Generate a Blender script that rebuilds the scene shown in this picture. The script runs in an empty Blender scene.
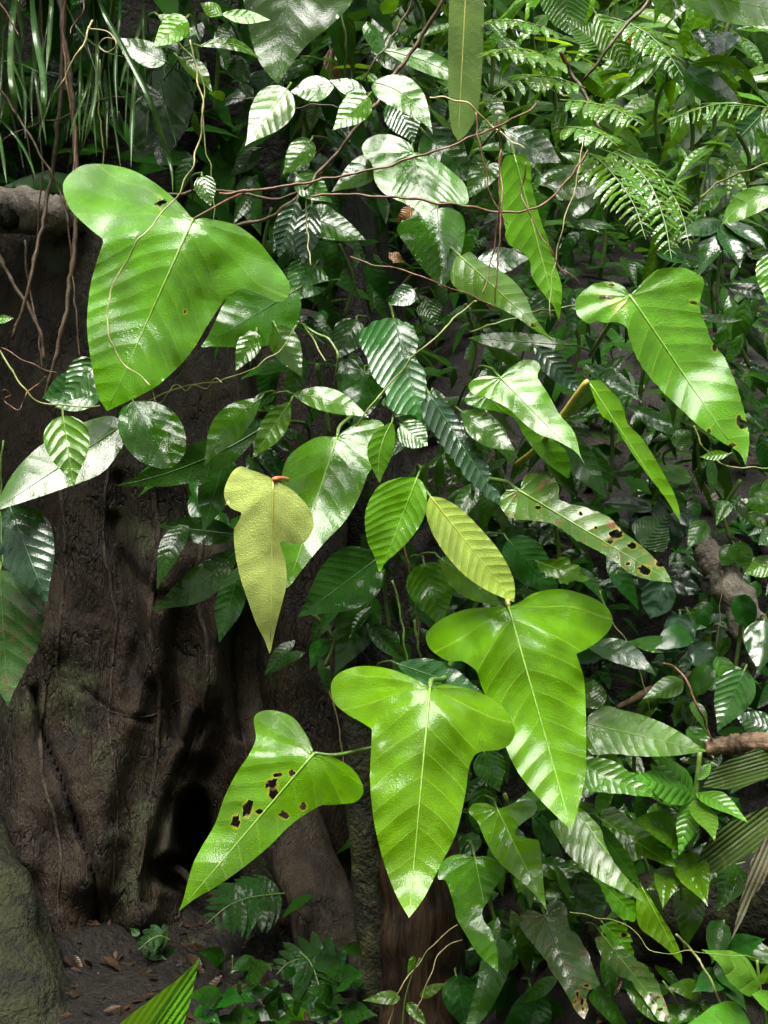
import bpy, bmesh, math, random
from mathutils import Vector, noise
from mathutils.geometry import delaunay_2d_cdt
random.seed(7)
SC = bpy.context.scene
COL = SC.collection
CAMZ = 1.3

# ------------------------------------------------------------------ camera, sky, sun, exposure
cam = bpy.data.cameras.new("camera")
cam.sensor_fit = 'VERTICAL'
cam.angle = 2 * math.atan(0.5)
cam.clip_start = 0.05
cam.clip_end = 400
camo = bpy.data.objects.new("camera", cam)
camo.location = (0, 0, CAMZ)
camo.rotation_euler = (math.radians(90), 0, 0)
COL.objects.link(camo)
SC.camera = camo

SUN_EL, SUN_AZ = 69, 195          # azimuth clockwise from north (+Y): high, a little behind the camera
world = bpy.data.worlds.new("World")
SC.world = world
world.use_nodes = True
wn, wl = world.node_tree.nodes, world.node_tree.links
sky = wn.new('ShaderNodeTexSky')
sky.sky_type = 'NISHITA'
sky.sun_disc = False
sky.sun_elevation = math.radians(SUN_EL)
sky.sun_rotation = math.radians(SUN_AZ)
sky.dust_density = 6
sky.air_density = 1.2
sky.ozone_density = 0.6
hs = wn.new('ShaderNodeHueSaturation')       # overcast: the sky is nearly white
hs.inputs['Saturation'].default_value = 0.2
wl.new(sky.outputs[0], hs.inputs['Color'])
wl.new(hs.outputs[0], wn['Background'].inputs[0])
wn['Background'].inputs[1].default_value = 0.088

sl = bpy.data.lights.new("sun", 'SUN')
sl.energy = 1.5
sl.angle = math.radians(35)
sl.color = (1.0, 0.96, 0.86)
so = bpy.data.objects.new("sun", sl)
az = math.radians(SUN_AZ)
el = math.radians(SUN_EL)
sd = Vector((math.sin(az) * math.cos(el), math.cos(az) * math.cos(el), math.sin(el)))
so.rotation_euler = sd.to_track_quat('Z', 'Y').to_euler()
so.location = sd * 20
COL.objects.link(so)

SC.view_settings.view_transform = 'Standard'
SC.view_settings.look = 'None'
SC.view_settings.exposure = 2.36
SC.view_settings.gamma = 1.0
SC.view_settings.use_curve_mapping = False
SC.cycles.max_bounces = 8
SC.cycles.diffuse_bounces = 3
SC.cycles.glossy_bounces = 3
SC.cycles.transmission_bounces = 4
SC.cycles.caustics_reflective = False
SC.cycles.caustics_refractive = False
SC.cycles.sample_clamp_indirect = 3

# ------------------------------------------------------------------ helpers
def P(x, y, d):
    """the point d metres in front of the camera that the photo shows at pixel x, y"""
    return Vector(((x - 384) * d / 1024, d, CAMZ + (512 - y) * d / 1024))

def thing(name, label, cat, loc=(0, 0, 0), group=None):
    o = bpy.data.objects.new(name, None)
    o.empty_display_size = 0.05
    COL.objects.link(o)
    o.location = loc
    o['label'] = label
    o['category'] = cat
    if group:
        o['group'] = group
    return o

def tag(o, label, cat, group=None):
    o['label'] = label
    o['category'] = cat
    if group:
        o['group'] = group
    return o

def mobj(name, me, mat, parent=None):
    o = bpy.data.objects.new(name, me)
    COL.objects.link(o)
    if mat and not me.materials:
        me.materials.append(mat)
    if parent:
        o.parent = parent
    return o

def smooth(me):
    me.polygons.foreach_set('use_smooth', [True] * len(me.polygons))
    me.update()

def mesh(name, v, f):
    me = bpy.data.meshes.new(name)
    me.from_pydata([tuple(p) for p in v], [], f)
    smooth(me)
    return me

def attr(me, name, vals):
    a = me.attributes.new(name, 'FLOAT', 'POINT')
    a.data.foreach_set('value', vals)

def crom(pts, n, closed=False):
    """Catmull-Rom through pts (tuples or Vectors), n steps a span"""
    pts = [Vector(p) for p in pts]
    m = len(pts)
    out = []
    spans = m if closed else m - 1
    for i in range(spans):
        p1, p2 = pts[i % m], pts[(i + 1) % m]
        p0 = pts[(i - 1) % m] if (closed or i > 0) else p1 * 2 - p2
        p3 = pts[(i + 2) % m] if (closed or i < m - 2) else p2 * 2 - p1
        for k in range(n):
            t = k / n
            out.append(0.5 * ((2 * p1) + (p2 - p0) * t + (2 * p0 - 5 * p1 + 4 * p2 - p3) * t * t + (3 * p1 - p0 - 3 * p2 + p3) * t ** 3))
    if not closed:
        out.append(pts[-1])
    return out

def tube_data(pts, rads, sides=7, wob=0.0, seed=0.0):
    v, f = [], []
    n = len(pts)
    up = Vector((0.3, 0.2, 0.93)).normalized()
    prev = None
    for i, p in enumerate(pts):
        t = (pts[min(i + 1, n - 1)] - pts[max(i - 1, 0)])
        t = t.normalized() if t.length > 1e-9 else Vector((0, 0, 1))
        if prev is None:
            a = t.cross(up)
            if a.length < 1e-3:
                a = t.cross(Vector((1, 0, 0)))
        else:
            a = prev - t * prev.dot(t)
        a.normalize()
        prev = a
        b = t.cross(a)
        r = rads[i] if isinstance(rads, (list, tuple)) else rads
        for k in range(sides):
            an = 2 * math.pi * k / sides
            dirv = a * math.cos(an) + b * math.sin(an)
            rr = r
            if wob:
                rr *= 1 + wob * noise.noise(p * (0.6 / max(r, 1e-4)) + dirv * 1.1 + Vector((seed, seed, 0))) + wob * 0.4 * noise.noise(p * (1.7 / max(r, 1e-4)) + dirv * 2.3)
            v.append(p + dirv * rr)
    for i in range(n - 1):
        for k in range(sides):
            k2 = (k + 1) % sides
            f.append((i * sides + k, i * sides + k2, (i + 1) * sides + k2, (i + 1) * sides + k))
    f.append(tuple(range(sides - 1, -1, -1)))
    f.append(tuple(range((n - 1) * sides, n * sides)))
    return v, f

def tube(name, pts, rads, mat, parent=None, sides=7, wob=0.0, seed=0.0):
    off = parent.location if parent else Vector((0, 0, 0))
    v, f = tube_data(pts, rads, sides, wob, seed)
    return mobj(name, mesh(name, [p - off for p in v], f), mat, parent)

# ------------------------------------------------------------------ materials
def newmat(name):
    m = bpy.data.materials.new(name)
    m.use_nodes = True
    nt = m.node_tree
    nt.nodes.clear()
    return m, nt

class NB:
    def __init__(s, nt):
        s.nt = nt
    def n(s, typ, **kw):
        nd = s.nt.nodes.new('ShaderNode' + typ)
        for k, v in kw.items():
            setattr(nd, k, v)
        return nd
    def put(s, sock, v):
        if v is None:
            return
        if hasattr(v, 'is_output'):
            s.nt.links.new(v, sock)
        else:
            if isinstance(v, (tuple, list)) and len(v) == 3 and sock.type == 'RGBA':
                v = (*v, 1)
            sock.default_value = v
    def math(s, op, a, b=None, c=None, clamp=False):
        nd = s.n('Math', operation=op)
        nd.use_clamp = clamp
        for i, x in enumerate((a, b, c)):
            s.put(nd.inputs[i], x)
        return nd.outputs[0]
    def mix(s, fac, a, b):
        nd = s.n('Mix', data_type='RGBA')
        s.put(nd.inputs[0], fac)
        s.put(nd.inputs[6], a)
        s.put(nd.inputs[7], b)
        return nd.outputs[2]
    def ramp(s, x, lo, hi, a=0.0, b=1.0):
        nd = s.n('MapRange', interpolation_type='SMOOTHSTEP')
        for i, q in enumerate((x, lo, hi, a, b)):
            s.put(nd.inputs[i], q)
        return nd.outputs[0]
    def noise(s, vec, scale, detail=3, rough=0.55):
        nd = s.n('TexNoise')
        s.put(nd.inputs['Vector'], vec)
        nd.inputs['Scale'].default_value = scale
        nd.inputs['Detail'].default_value = detail
        nd.inputs['Roughness'].default_value = rough
        return nd.outputs[0]
    def vor(s, vec, scale, feature='F1'):
        nd = s.n('TexVoronoi', feature=feature)
        s.put(nd.inputs['Vector'], vec)
        nd.inputs['Scale'].default_value = scale
        return nd.outputs['Distance']
    def at(s, name):
        return s.n('Attribute', attribute_name=name).outputs['Fac']
    def hsv(s, col, h, sat, val):
        nd = s.n('HueSaturation')
        s.put(nd.inputs['Hue'], h)
        s.put(nd.inputs['Saturation'], sat)
        s.put(nd.inputs['Value'], val)
        s.put(nd.inputs['Color'], col)
        return nd.outputs[0]

def leafmat(name, base, vein=None, trans=None, tw=0.3, rough=0.26, wet=0.6, quilt=1.0, cell=1.0, veinamt=0.5,
            spot=None, spotlo=0.62, drops=0.0, mottle=0.36, stripes=0.0):
    m, nt = newmat(name)
    b = NB(nt)
    oc = b.n('TexCoord').outputs['Object']
    rnd = b.n('ObjectInfo').outputs['Random']
    ph, tt, ss = b.at('ph'), b.at('tt'), b.at('ss')
    vein = vein or tuple(min(1, c * 1.7 + 0.02) for c in base)
    trans = trans or (base[0] * 2.4, base[1] * 1.9, base[2] * 0.8)
    fr = b.math('FRACT', ph)
    tri = b.math('ABSOLUTE', b.math('SUBTRACT', fr, 0.5))          # 0.5 on a vein, 0 between veins
    vm = b.ramp(tri, 0.462, 0.495)
    # secondary side veins, fainter
    tri2 = b.math('ABSOLUTE', b.math('SUBTRACT', b.math('FRACT', b.math('MULTIPLY', ph, 3.0)), 0.5))
    vm2 = b.math('MULTIPLY', b.ramp(tri2, 0.43, 0.5), 0.35)
    vm = b.math('MAXIMUM', vm, vm2)
    n1 = b.noise(oc, 9, 4)
    n2 = b.noise(oc, 70, 3)
    ce = b.vor(oc, 240 * cell, 'DISTANCE_TO_EDGE')
    cem = b.ramp(ce, 0.0, 0.12, 1.0, 0.0)
    col = b.mix(b.ramp(n1, 0.3, 0.7), tuple(c * (1 - mottle) for c in base), tuple(min(1, c * (1 + mottle)) for c in base))
    col = b.hsv(col, b.math('MULTIPLY_ADD', rnd, 0.03, 0.485), 1.0, b.math('MULTIPLY_ADD', rnd, 0.4, 0.8))
    col = b.mix(b.math('MULTIPLY', vm, veinamt), col, vein)
    col = b.mix(b.math('MULTIPLY', cem, 0.32), col, tuple(c * 0.55 for c in base))
    if stripes:
        sp = b.math('ABSOLUTE', b.math('SUBTRACT', b.math('FRACT', b.math('MULTIPLY', tt, 26.0)), 0.5))
        col = b.mix(b.math('MULTIPLY', b.ramp(sp, 0.25, 0.45), stripes), col, vein)
        strip_h = b.math('MULTIPLY', sp, 0.009)
    rgh = b.ramp(b.noise(oc, 26, 4), 0.35, 0.68, rough * 1.1, rough * 1.9)
    if spot:
        sn = b.noise(oc, 34, 5, 0.7)
        sm = b.ramp(sn, spotlo, spotlo + 0.07)
        col = b.mix(sm, col, spot)
        fine = b.ramp(b.noise(oc, 130, 3), 0.66, 0.7)
        col = b.mix(b.math('MULTIPLY', fine, 0.7), col, tuple(c * 0.7 for c in spot))
        rgh = b.math('MAXIMUM', rgh, b.math('MULTIPLY', sm, 0.6))
    rim = b.at('rim')
    col = b.mix(b.ramp(rim, 0.5, 0.85, 0.0, 0.75), col, (base[0] * 2 + .11, base[1] * 1.35, base[2]))
    col = b.mix(b.ramp(rim, 0.86, 1.0), col, (0.06, 0.028, 0.012))
    # a few pin-prick blemishes on every leaf
    pin = b.ramp(b.noise(oc, 210, 2), 0.77, 0.8)
    col = b.mix(b.math('MULTIPLY', pin, 0.5), col, (0.13, 0.11, 0.03))
    # relief: bulge between side veins, net of small cells, drops of water
    bul = b.math('MULTIPLY', b.math('COSINE', b.math('MULTIPLY', b.math('SUBTRACT', fr, 0.5), math.pi)), 0.0015 * quilt)
    h = b.math('ADD', bul, b.math('MULTIPLY', b.ramp(ce, 0, 0.3), 0.00030 * cell))
    h = b.math('ADD', h, b.math('MULTIPLY', n2, 0.00045))
    h = b.math('ADD', h, b.math('MULTIPLY', n1, 0.0022))
    if stripes:
        h = b.math('ADD', h, strip_h)
    # scattered water droplets
    dv = b.vor(oc, 115 if drops else 75)
    dm = b.ramp(dv, 0.10, 0.26, 1.0, 0.0)
    sel = b.ramp(b.noise(oc, 14, 2), 0.3 if drops else 0.55, 0.5 if drops else 0.62)
    dm = b.math('MULTIPLY', dm, sel)
    h = b.math('ADD', h, b.math('MULTIPLY', dm, 0.0007 if drops else 0.0008))
    if drops:
        rgh = b.math('MULTIPLY', rgh, b.ramp(dm, 0.1, 0.6, 1.0, 0.2))
        col = b.mix(b.math('MULTIPLY', dm, 0.35), col, tuple(min(1, c * 1.5) for c in base))
    ce2 = b.vor(oc, 105 * cell, 'SMOOTH_F1')
    hb_ = b.math('ADD', h, b.math('MULTIPLY', b.ramp(ce, 0, 0.3), 0.00035))
    hb_ = b.math('SUBTRACT', hb_, b.math('MULTIPLY', ce2, 0.0007))
    bp = b.n('Bump')
    bp.inputs['Distance'].default_value = 1.0
    bp.inputs['Strength'].default_value = 0.8
    nt.links.new(hb_, bp.inputs['Height'])
    pr = b.n('BsdfPrincipled')
    b.put(pr.inputs['Base Color'], col)
    b.put(pr.inputs['Roughness'], rgh)
    pr.inputs['Specular IOR Level'].default_value = 0.02
    pr.inputs['Coat Weight'].default_value = min(1, wet * 1.1)
    pr.inputs['Coat Roughness'].default_value = 0.06
    pr.inputs['Coat IOR'].default_value = 1.5
    nt.links.new(bp.outputs[0], pr.inputs['Normal'])
    bc = b.n('Bump')                                   # the film of water is smoother than the leaf
    bc.inputs['Distance'].default_value = 1.0
    bc.inputs['Strength'].default_value = 0.42
    nt.links.new(h, bc.inputs['Height'])
    nt.links.new(bc.outputs[0], pr.inputs['Coat Normal'])
    tr = b.n('BsdfTranslucent')
    tc = b.mix(b.math('MULTIPLY', vm, 0.4), trans, tuple(c * 0.7 for c in trans))
    if spot:
        tc = b.mix(sm, tc, tuple(c * 0.4 for c in spot))
    b.put(tr.inputs['Color'], tc)
    mx = b.n('MixShader')
    mx.inputs[0].default_value = tw
    nt.links.new(pr.outputs[0], mx.inputs[1])
    nt.links.new(tr.outputs[0], mx.inputs[2])
    out = b.n('OutputMaterial')
    nt.links.new(mx.outputs[0], out.inputs[0])
    return m

def roughmat(name, c1, c2, scale=12, rough=0.8, bump=0.01, c3=None, c3lo=0.55, stretch=None, spec=0.3, fine=90, coat=0.0, crack=0.0):
    m, nt = newmat(name)
    b = NB(nt)
    oc = b.n('TexCoord').outputs['Object']
    vec = oc
    if stretch:
        mp = b.n('Mapping')
        mp.inputs['Scale'].default_value = stretch
        nt.links.new(oc, mp.inputs['Vector'])
        vec = mp.outputs[0]
    n1 = b.noise(vec, scale, 6, 0.62)
    n2 = b.noise(vec, fine, 4, 0.6)
    col = b.mix(b.ramp(n1, 0.32, 0.68), c1, c2)
    col = b.mix(b.math('MULTIPLY', b.ramp(n2, 0.5, 0.75), 0.5), col, tuple(c * 1.6 for c in c2))
    if c3:
        n3 = b.noise(oc, scale * 0.45, 5, 0.65)
        col = b.mix(b.ramp(n3, c3lo, c3lo + 0.12), col, c3)
    h = b.math('ADD', b.math('MULTIPLY', n1, bump), b.math('MULTIPLY', n2, bump * 0.45))
    if crack:
        wv = b.n('VectorMath', operation='MULTIPLY_ADD')
        nz = b.n('TexNoise')
        nt.links.new(vec, nz.inputs['Vector'])
        nz.inputs['Scale'].default_value = 9
        nt.links.new(nz.outputs['Color'], wv.inputs[0])
        wv.inputs[1].default_value = (0.22, 0.22, 0.22)
        nt.links.new(vec, wv.inputs[2])
        for sc_, am_ in ((7.0, 1.0), (19.0, 0.6)):
            cd = b.vor(wv.outputs[0], sc_, 'DISTANCE_TO_EDGE')
            ck = b.math('MULTIPLY', b.ramp(cd, 0.0, 0.05, 1.0, 0.0), b.ramp(b.noise(oc, 5.0), 0.45, 0.6))
            h = b.math('SUBTRACT', h, b.math('MULTIPLY', ck, crack * am_))
            col = b.mix(b.math('MULTIPLY', ck, 0.7 * am_), col, tuple(c * 0.35 for c in c1))
    bp = b.n('Bump')
    bp.inputs['Distance'].default_value = 1.0
    bp.inputs['Strength'].default_value = 0.9
    nt.links.new(h, bp.inputs['Height'])
    pr = b.n('BsdfPrincipled')
    b.put(pr.inputs['Base Color'], col)
    b.put(pr.inputs['Roughness'], b.ramp(n2, 0.3, 0.7, rough * 0.7, rough))
    pr.inputs['Specular IOR Level'].default_value = spec
    pr.inputs['Coat Weight'].default_value = coat
    pr.inputs['Coat Roughness'].default_value = 0.2
    nt.links.new(bp.outputs[0], pr.inputs['Normal'])
    out = b.n('OutputMaterial')
    nt.links.new(pr.outputs[0], out.inputs[0])
    return m

M = {}
M['lime'] = leafmat('lime_leaf', (0.090, 0.255, 0.003), (0.26, 0.42, 0.04), (0.36, 0.60, 0.01), tw=0.38, rough=0.25, wet=0.5)
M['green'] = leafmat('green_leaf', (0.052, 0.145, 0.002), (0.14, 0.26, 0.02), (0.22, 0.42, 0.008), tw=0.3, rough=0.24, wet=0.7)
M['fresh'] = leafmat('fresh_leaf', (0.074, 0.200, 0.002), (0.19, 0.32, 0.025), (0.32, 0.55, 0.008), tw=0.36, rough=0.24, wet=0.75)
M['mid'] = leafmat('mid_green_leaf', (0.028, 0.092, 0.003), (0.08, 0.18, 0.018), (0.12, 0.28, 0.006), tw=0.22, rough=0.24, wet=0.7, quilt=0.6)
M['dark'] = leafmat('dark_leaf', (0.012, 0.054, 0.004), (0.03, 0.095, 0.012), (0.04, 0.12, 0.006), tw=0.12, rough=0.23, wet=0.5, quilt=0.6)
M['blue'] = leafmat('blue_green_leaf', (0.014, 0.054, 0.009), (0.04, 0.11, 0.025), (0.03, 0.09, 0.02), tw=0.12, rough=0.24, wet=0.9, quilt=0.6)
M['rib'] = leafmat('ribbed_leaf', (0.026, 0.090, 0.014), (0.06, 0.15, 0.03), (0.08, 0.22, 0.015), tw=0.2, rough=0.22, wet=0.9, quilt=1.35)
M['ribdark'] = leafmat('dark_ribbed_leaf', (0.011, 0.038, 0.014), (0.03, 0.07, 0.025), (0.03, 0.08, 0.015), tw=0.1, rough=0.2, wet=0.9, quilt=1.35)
M['riblime'] = leafmat('light_ribbed_leaf', (0.075, 0.21, 0.016), (0.2, 0.34, 0.06), (0.25, 0.5, 0.02), tw=0.35, rough=0.25, wet=0.6, quilt=2.2)
M['spear'] = leafmat('spear_leaf', (0.085, 0.25, 0.008), (0.2, 0.40, 0.05), (0.3, 0.55, 0.02), tw=0.35, rough=0.3, wet=0.4, quilt=0.1, stripes=0.45)
M['olive'] = leafmat('olive_underside_leaf', (0.29, 0.345, 0.09), (0.30, 0.40, 0.1), (0.42, 0.47, 0.08), tw=0.35, rough=0.4, wet=0.3, quilt=0.3, veinamt=0.4, drops=1.0, mottle=0.4)
M['pale'] = leafmat('pale_underside_leaf', (0.22, 0.31, 0.045), (0.32, 0.40, 0.09), (0.42, 0.55, 0.05), tw=0.35, rough=0.38, wet=0.25, quilt=1.2)
M['speckle'] = leafmat('speckled_leaf', (0.10, 0.16, 0.035), (0.15, 0.22, 0.06), (0.18, 0.3, 0.05), tw=0.3, rough=0.4, wet=0.3, quilt=0.3, drops=1.0)
M['spotlime'] = leafmat('spotted_lime_leaf', (0.085, 0.235, 0.012), (0.24, 0.4, 0.05), (0.28, 0.5, 0.02), tw=0.35, rough=0.24, wet=0.5, spot=(0.30, 0.26, 0.03), spotlo=0.68)
M['sick'] = leafmat('blotched_leaf', (0.055, 0.14, 0.014), (0.16, 0.24, 0.05), (0.17, 0.33, 0.02), tw=0.25, rough=0.24, wet=0.7, spot=(0.15, 0.075, 0.03), spotlo=0.55)
M['mottled'] = leafmat('mottled_leaf', (0.028, 0.075, 0.014), (0.08, 0.13, 0.03), (0.06, 0.14, 0.015), tw=0.15, rough=0.27, wet=0.7, spot=(0.075, 0.055, 0.028), spotlo=0.53)
M['frond'] = leafmat('palm_frond', (0.030, 0.058, 0.014), (0.085, 0.11, 0.03), (0.05, 0.10, 0.02), tw=0.2, rough=0.5, wet=0.05, quilt=0.0, stripes=0.6, spot=(0.16, 0.11, 0.05), spotlo=0.63)
M['dead'] = leafmat('dead_frond', (0.075, 0.075, 0.045), (0.15, 0.14, 0.09), (0.06, 0.06, 0.03), tw=0.15, rough=0.55, wet=0.1, quilt=0.0, stripes=0.6, spot=(0.08, 0.055, 0.03), spotlo=0.56)
M['grass'] = leafmat('grass_blade', (0.04, 0.085, 0.022), (0.06, 0.11, 0.03), (0.08, 0.16, 0.03), tw=0.25, rough=0.35, wet=0.4, quilt=0.0, cell=0.5)
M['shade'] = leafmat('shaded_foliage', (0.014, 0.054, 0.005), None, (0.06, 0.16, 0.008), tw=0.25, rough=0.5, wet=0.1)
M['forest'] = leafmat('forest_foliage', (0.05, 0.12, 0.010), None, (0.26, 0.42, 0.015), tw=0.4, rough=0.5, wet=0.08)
M['yellow'] = leafmat('yellow_leaf', (0.55, 0.34, 0.015), (0.6, 0.4, 0.05), (0.7, 0.45, 0.02), tw=0.3, rough=0.4, wet=0.3)
M['brownleaf'] = leafmat('brown_leaf', (0.12, 0.055, 0.022), (0.16, 0.08, 0.03), (0.15, 0.07, 0.02), tw=0.15, rough=0.45, wet=0.3, spot=(0.05, 0.025, 0.012))
M['litterleaf'] = leafmat('litter_leaf', (0.050, 0.030, 0.016), None, (0.06, 0.03, 0.01), tw=0.1, rough=0.5, wet=0.3, spot=(0.10, 0.075, 0.045), mottle=0.5)
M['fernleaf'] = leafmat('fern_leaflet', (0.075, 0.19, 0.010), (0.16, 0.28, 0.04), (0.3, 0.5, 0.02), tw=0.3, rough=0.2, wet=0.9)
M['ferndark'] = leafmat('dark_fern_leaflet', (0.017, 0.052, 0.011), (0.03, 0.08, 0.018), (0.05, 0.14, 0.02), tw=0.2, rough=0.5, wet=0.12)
M['rib_vein'] = roughmat('midrib_green', (0.15, 0.28, 0.03), (0.19, 0.32, 0.05), 40, 0.35, 0.0005, spec=0.5)
M['rib_dark'] = roughmat('midrib_dark', (0.03, 0.085, 0.02), (0.045, 0.11, 0.03), 40, 0.35, 0.0005, spec=0.5)
M['rib_olive'] = roughmat('midrib_olive', (0.24, 0.25, 0.04), (0.3, 0.3, 0.06), 40, 0.4, 0.0005, spec=0.5)
M['petiole'] = roughmat('petiole_green', (0.07, 0.14, 0.025), (0.12, 0.18, 0.04), 30, 0.4, 0.0008, spec=0.5)
M['petiole_yellow'] = roughmat('petiole_yellow', (0.34, 0.30, 0.06), (0.42, 0.36, 0.08), 30, 0.4, 0.0008, spec=0.5)
M['petiole_red'] = roughmat('petiole_red', (0.42, 0.10, 0.05), (0.5, 0.16, 0.07), 30, 0.4, 0.0008, spec=0.5)
M['twig'] = roughmat('twig_brown', (0.055, 0.035, 0.022), (0.12, 0.08, 0.05), 60, 0.6, 0.002, spec=0.4)
M['redtwig'] = roughmat('twig_reddish', (0.10, 0.045, 0.025), (0.19, 0.09, 0.05), 60, 0.5, 0.0015, spec=0.4)
M['straw'] = roughmat('twig_straw', (0.32, 0.27, 0.13), (0.46, 0.40, 0.2), 60, 0.5, 0.0015, spec=0.4)
M['vinegreen'] = roughmat('vine_green', (0.13, 0.17, 0.045), (0.22, 0.23, 0.07), 60, 0.45, 0.0012, spec=0.4)
M['bark'] = roughmat('trunk_bark', (0.008, 0.0053, 0.003), (0.034, 0.023, 0.0125), 6, 0.7, 0.035, c3=(0.050, 0.055, 0.026), c3lo=0.55, stretch=(2.0, 2.0, 0.55), fine=75, crack=0.012)
M['rootbark'] = roughmat('root_bark', (0.020, 0.015, 0.010), (0.064, 0.049, 0.032), 8, 0.7, 0.03, stretch=(2.0, 2.0, 0.6), fine=70, crack=0.008)
M['moss'] = roughmat('mossy_root', (0.005, 0.005, 0.003), (0.022, 0.024, 0.007), 13, 0.85, 0.04, c3=(0.065, 0.065, 0.016), c3lo=0.56, fine=70)
M['rot'] = roughmat('rotten_wood', (0.010, 0.0065, 0.004), (0.050, 0.030, 0.017), 26, 0.5, 0.018, c3=(0.06, 0.065, 0.03), c3lo=0.6, stretch=(1.4, 1.4, 0.12), fine=70, coat=0.3)
M['log'] = roughmat('log_bark', (0.14, 0.12, 0.10), (0.34, 0.29, 0.24), 22, 0.75, 0.02, c3=(0.05, 0.04, 0.03), c3lo=0.58, fine=80)
M['drywood'] = roughmat('dry_stalk', (0.07, 0.042, 0.024), (0.22, 0.14, 0.085), 30, 0.6, 0.01, stretch=(0.1, 1.2, 1.2), fine=60)
M['soil'] = roughmat('soil', (0.003, 0.0021, 0.0012), (0.0085, 0.006, 0.0035), 7, 0.85, 0.05, c3=(0.028, 0.03, 0.014), c3lo=0.57, fine=45)
M['litter'] = roughmat('litter', (0.05, 0.033, 0.02), (0.13, 0.085, 0.05), 30, 0.7, 0.004)

# ------------------------------------------------------------------ leaves
HALF = {
    'lance': [(.0, .03), (.08, .2), (.25, .43), (.45, .5), (.65, .4), (.85, .16), (1, 0)],
    'ovate': [(.0, .03), (.03, .22), (.15, .43), (.32, .5), (.55, .41), (.75, .22), (.9, .07), (1, 0)],
    'round': [(.0, .04), (.0, .2), (.12, .4), (.35, .5), (.6, .46), (.8, .28), (.92, .09), (1, 0)],
    'heart': [(.0, .0), (-.10, .10), (-.17, .26), (-.10, .44), (.06, .5), (.22, .44), (.4, .38), (.6, .28), (.8, .14), (1, 0)],
    'strap': [(.0, .15), (.1, .35), (.3, .48), (.55, .5), (.8, .33), (.93, .13), (1, 0)],
}

def inpoly(x, y, poly):
    r = False
    j = len(poly) - 1
    for i in range(len(poly)):
        xi, yi = poly[i]
        xj, yj = poly[j]
        if (yi > y) != (yj > y) and x < (xj - xi) * (y - yi) / (yj - yi) + xi:
            r = not r
        j = i
    return r

def phase(s, t, n, a=0.62, lobed=True):
    """side-vein coordinate: whole numbers are veins. s, t in leaf lengths"""
    q = s - a * t - 1.1 * t * t
    if q >= 0 or not lobed:
        return n * q + 0.5
    th = math.atan2(t, s)
    th0 = math.atan2(1, a)
    return 0.5 - (th - th0) * 2.2

def resample(pts, step):
    out = [pts[0]]
    for p in pts[1:]:
        if (p - out[-1]).length >= step:
            out.append(p)
    return out

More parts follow.
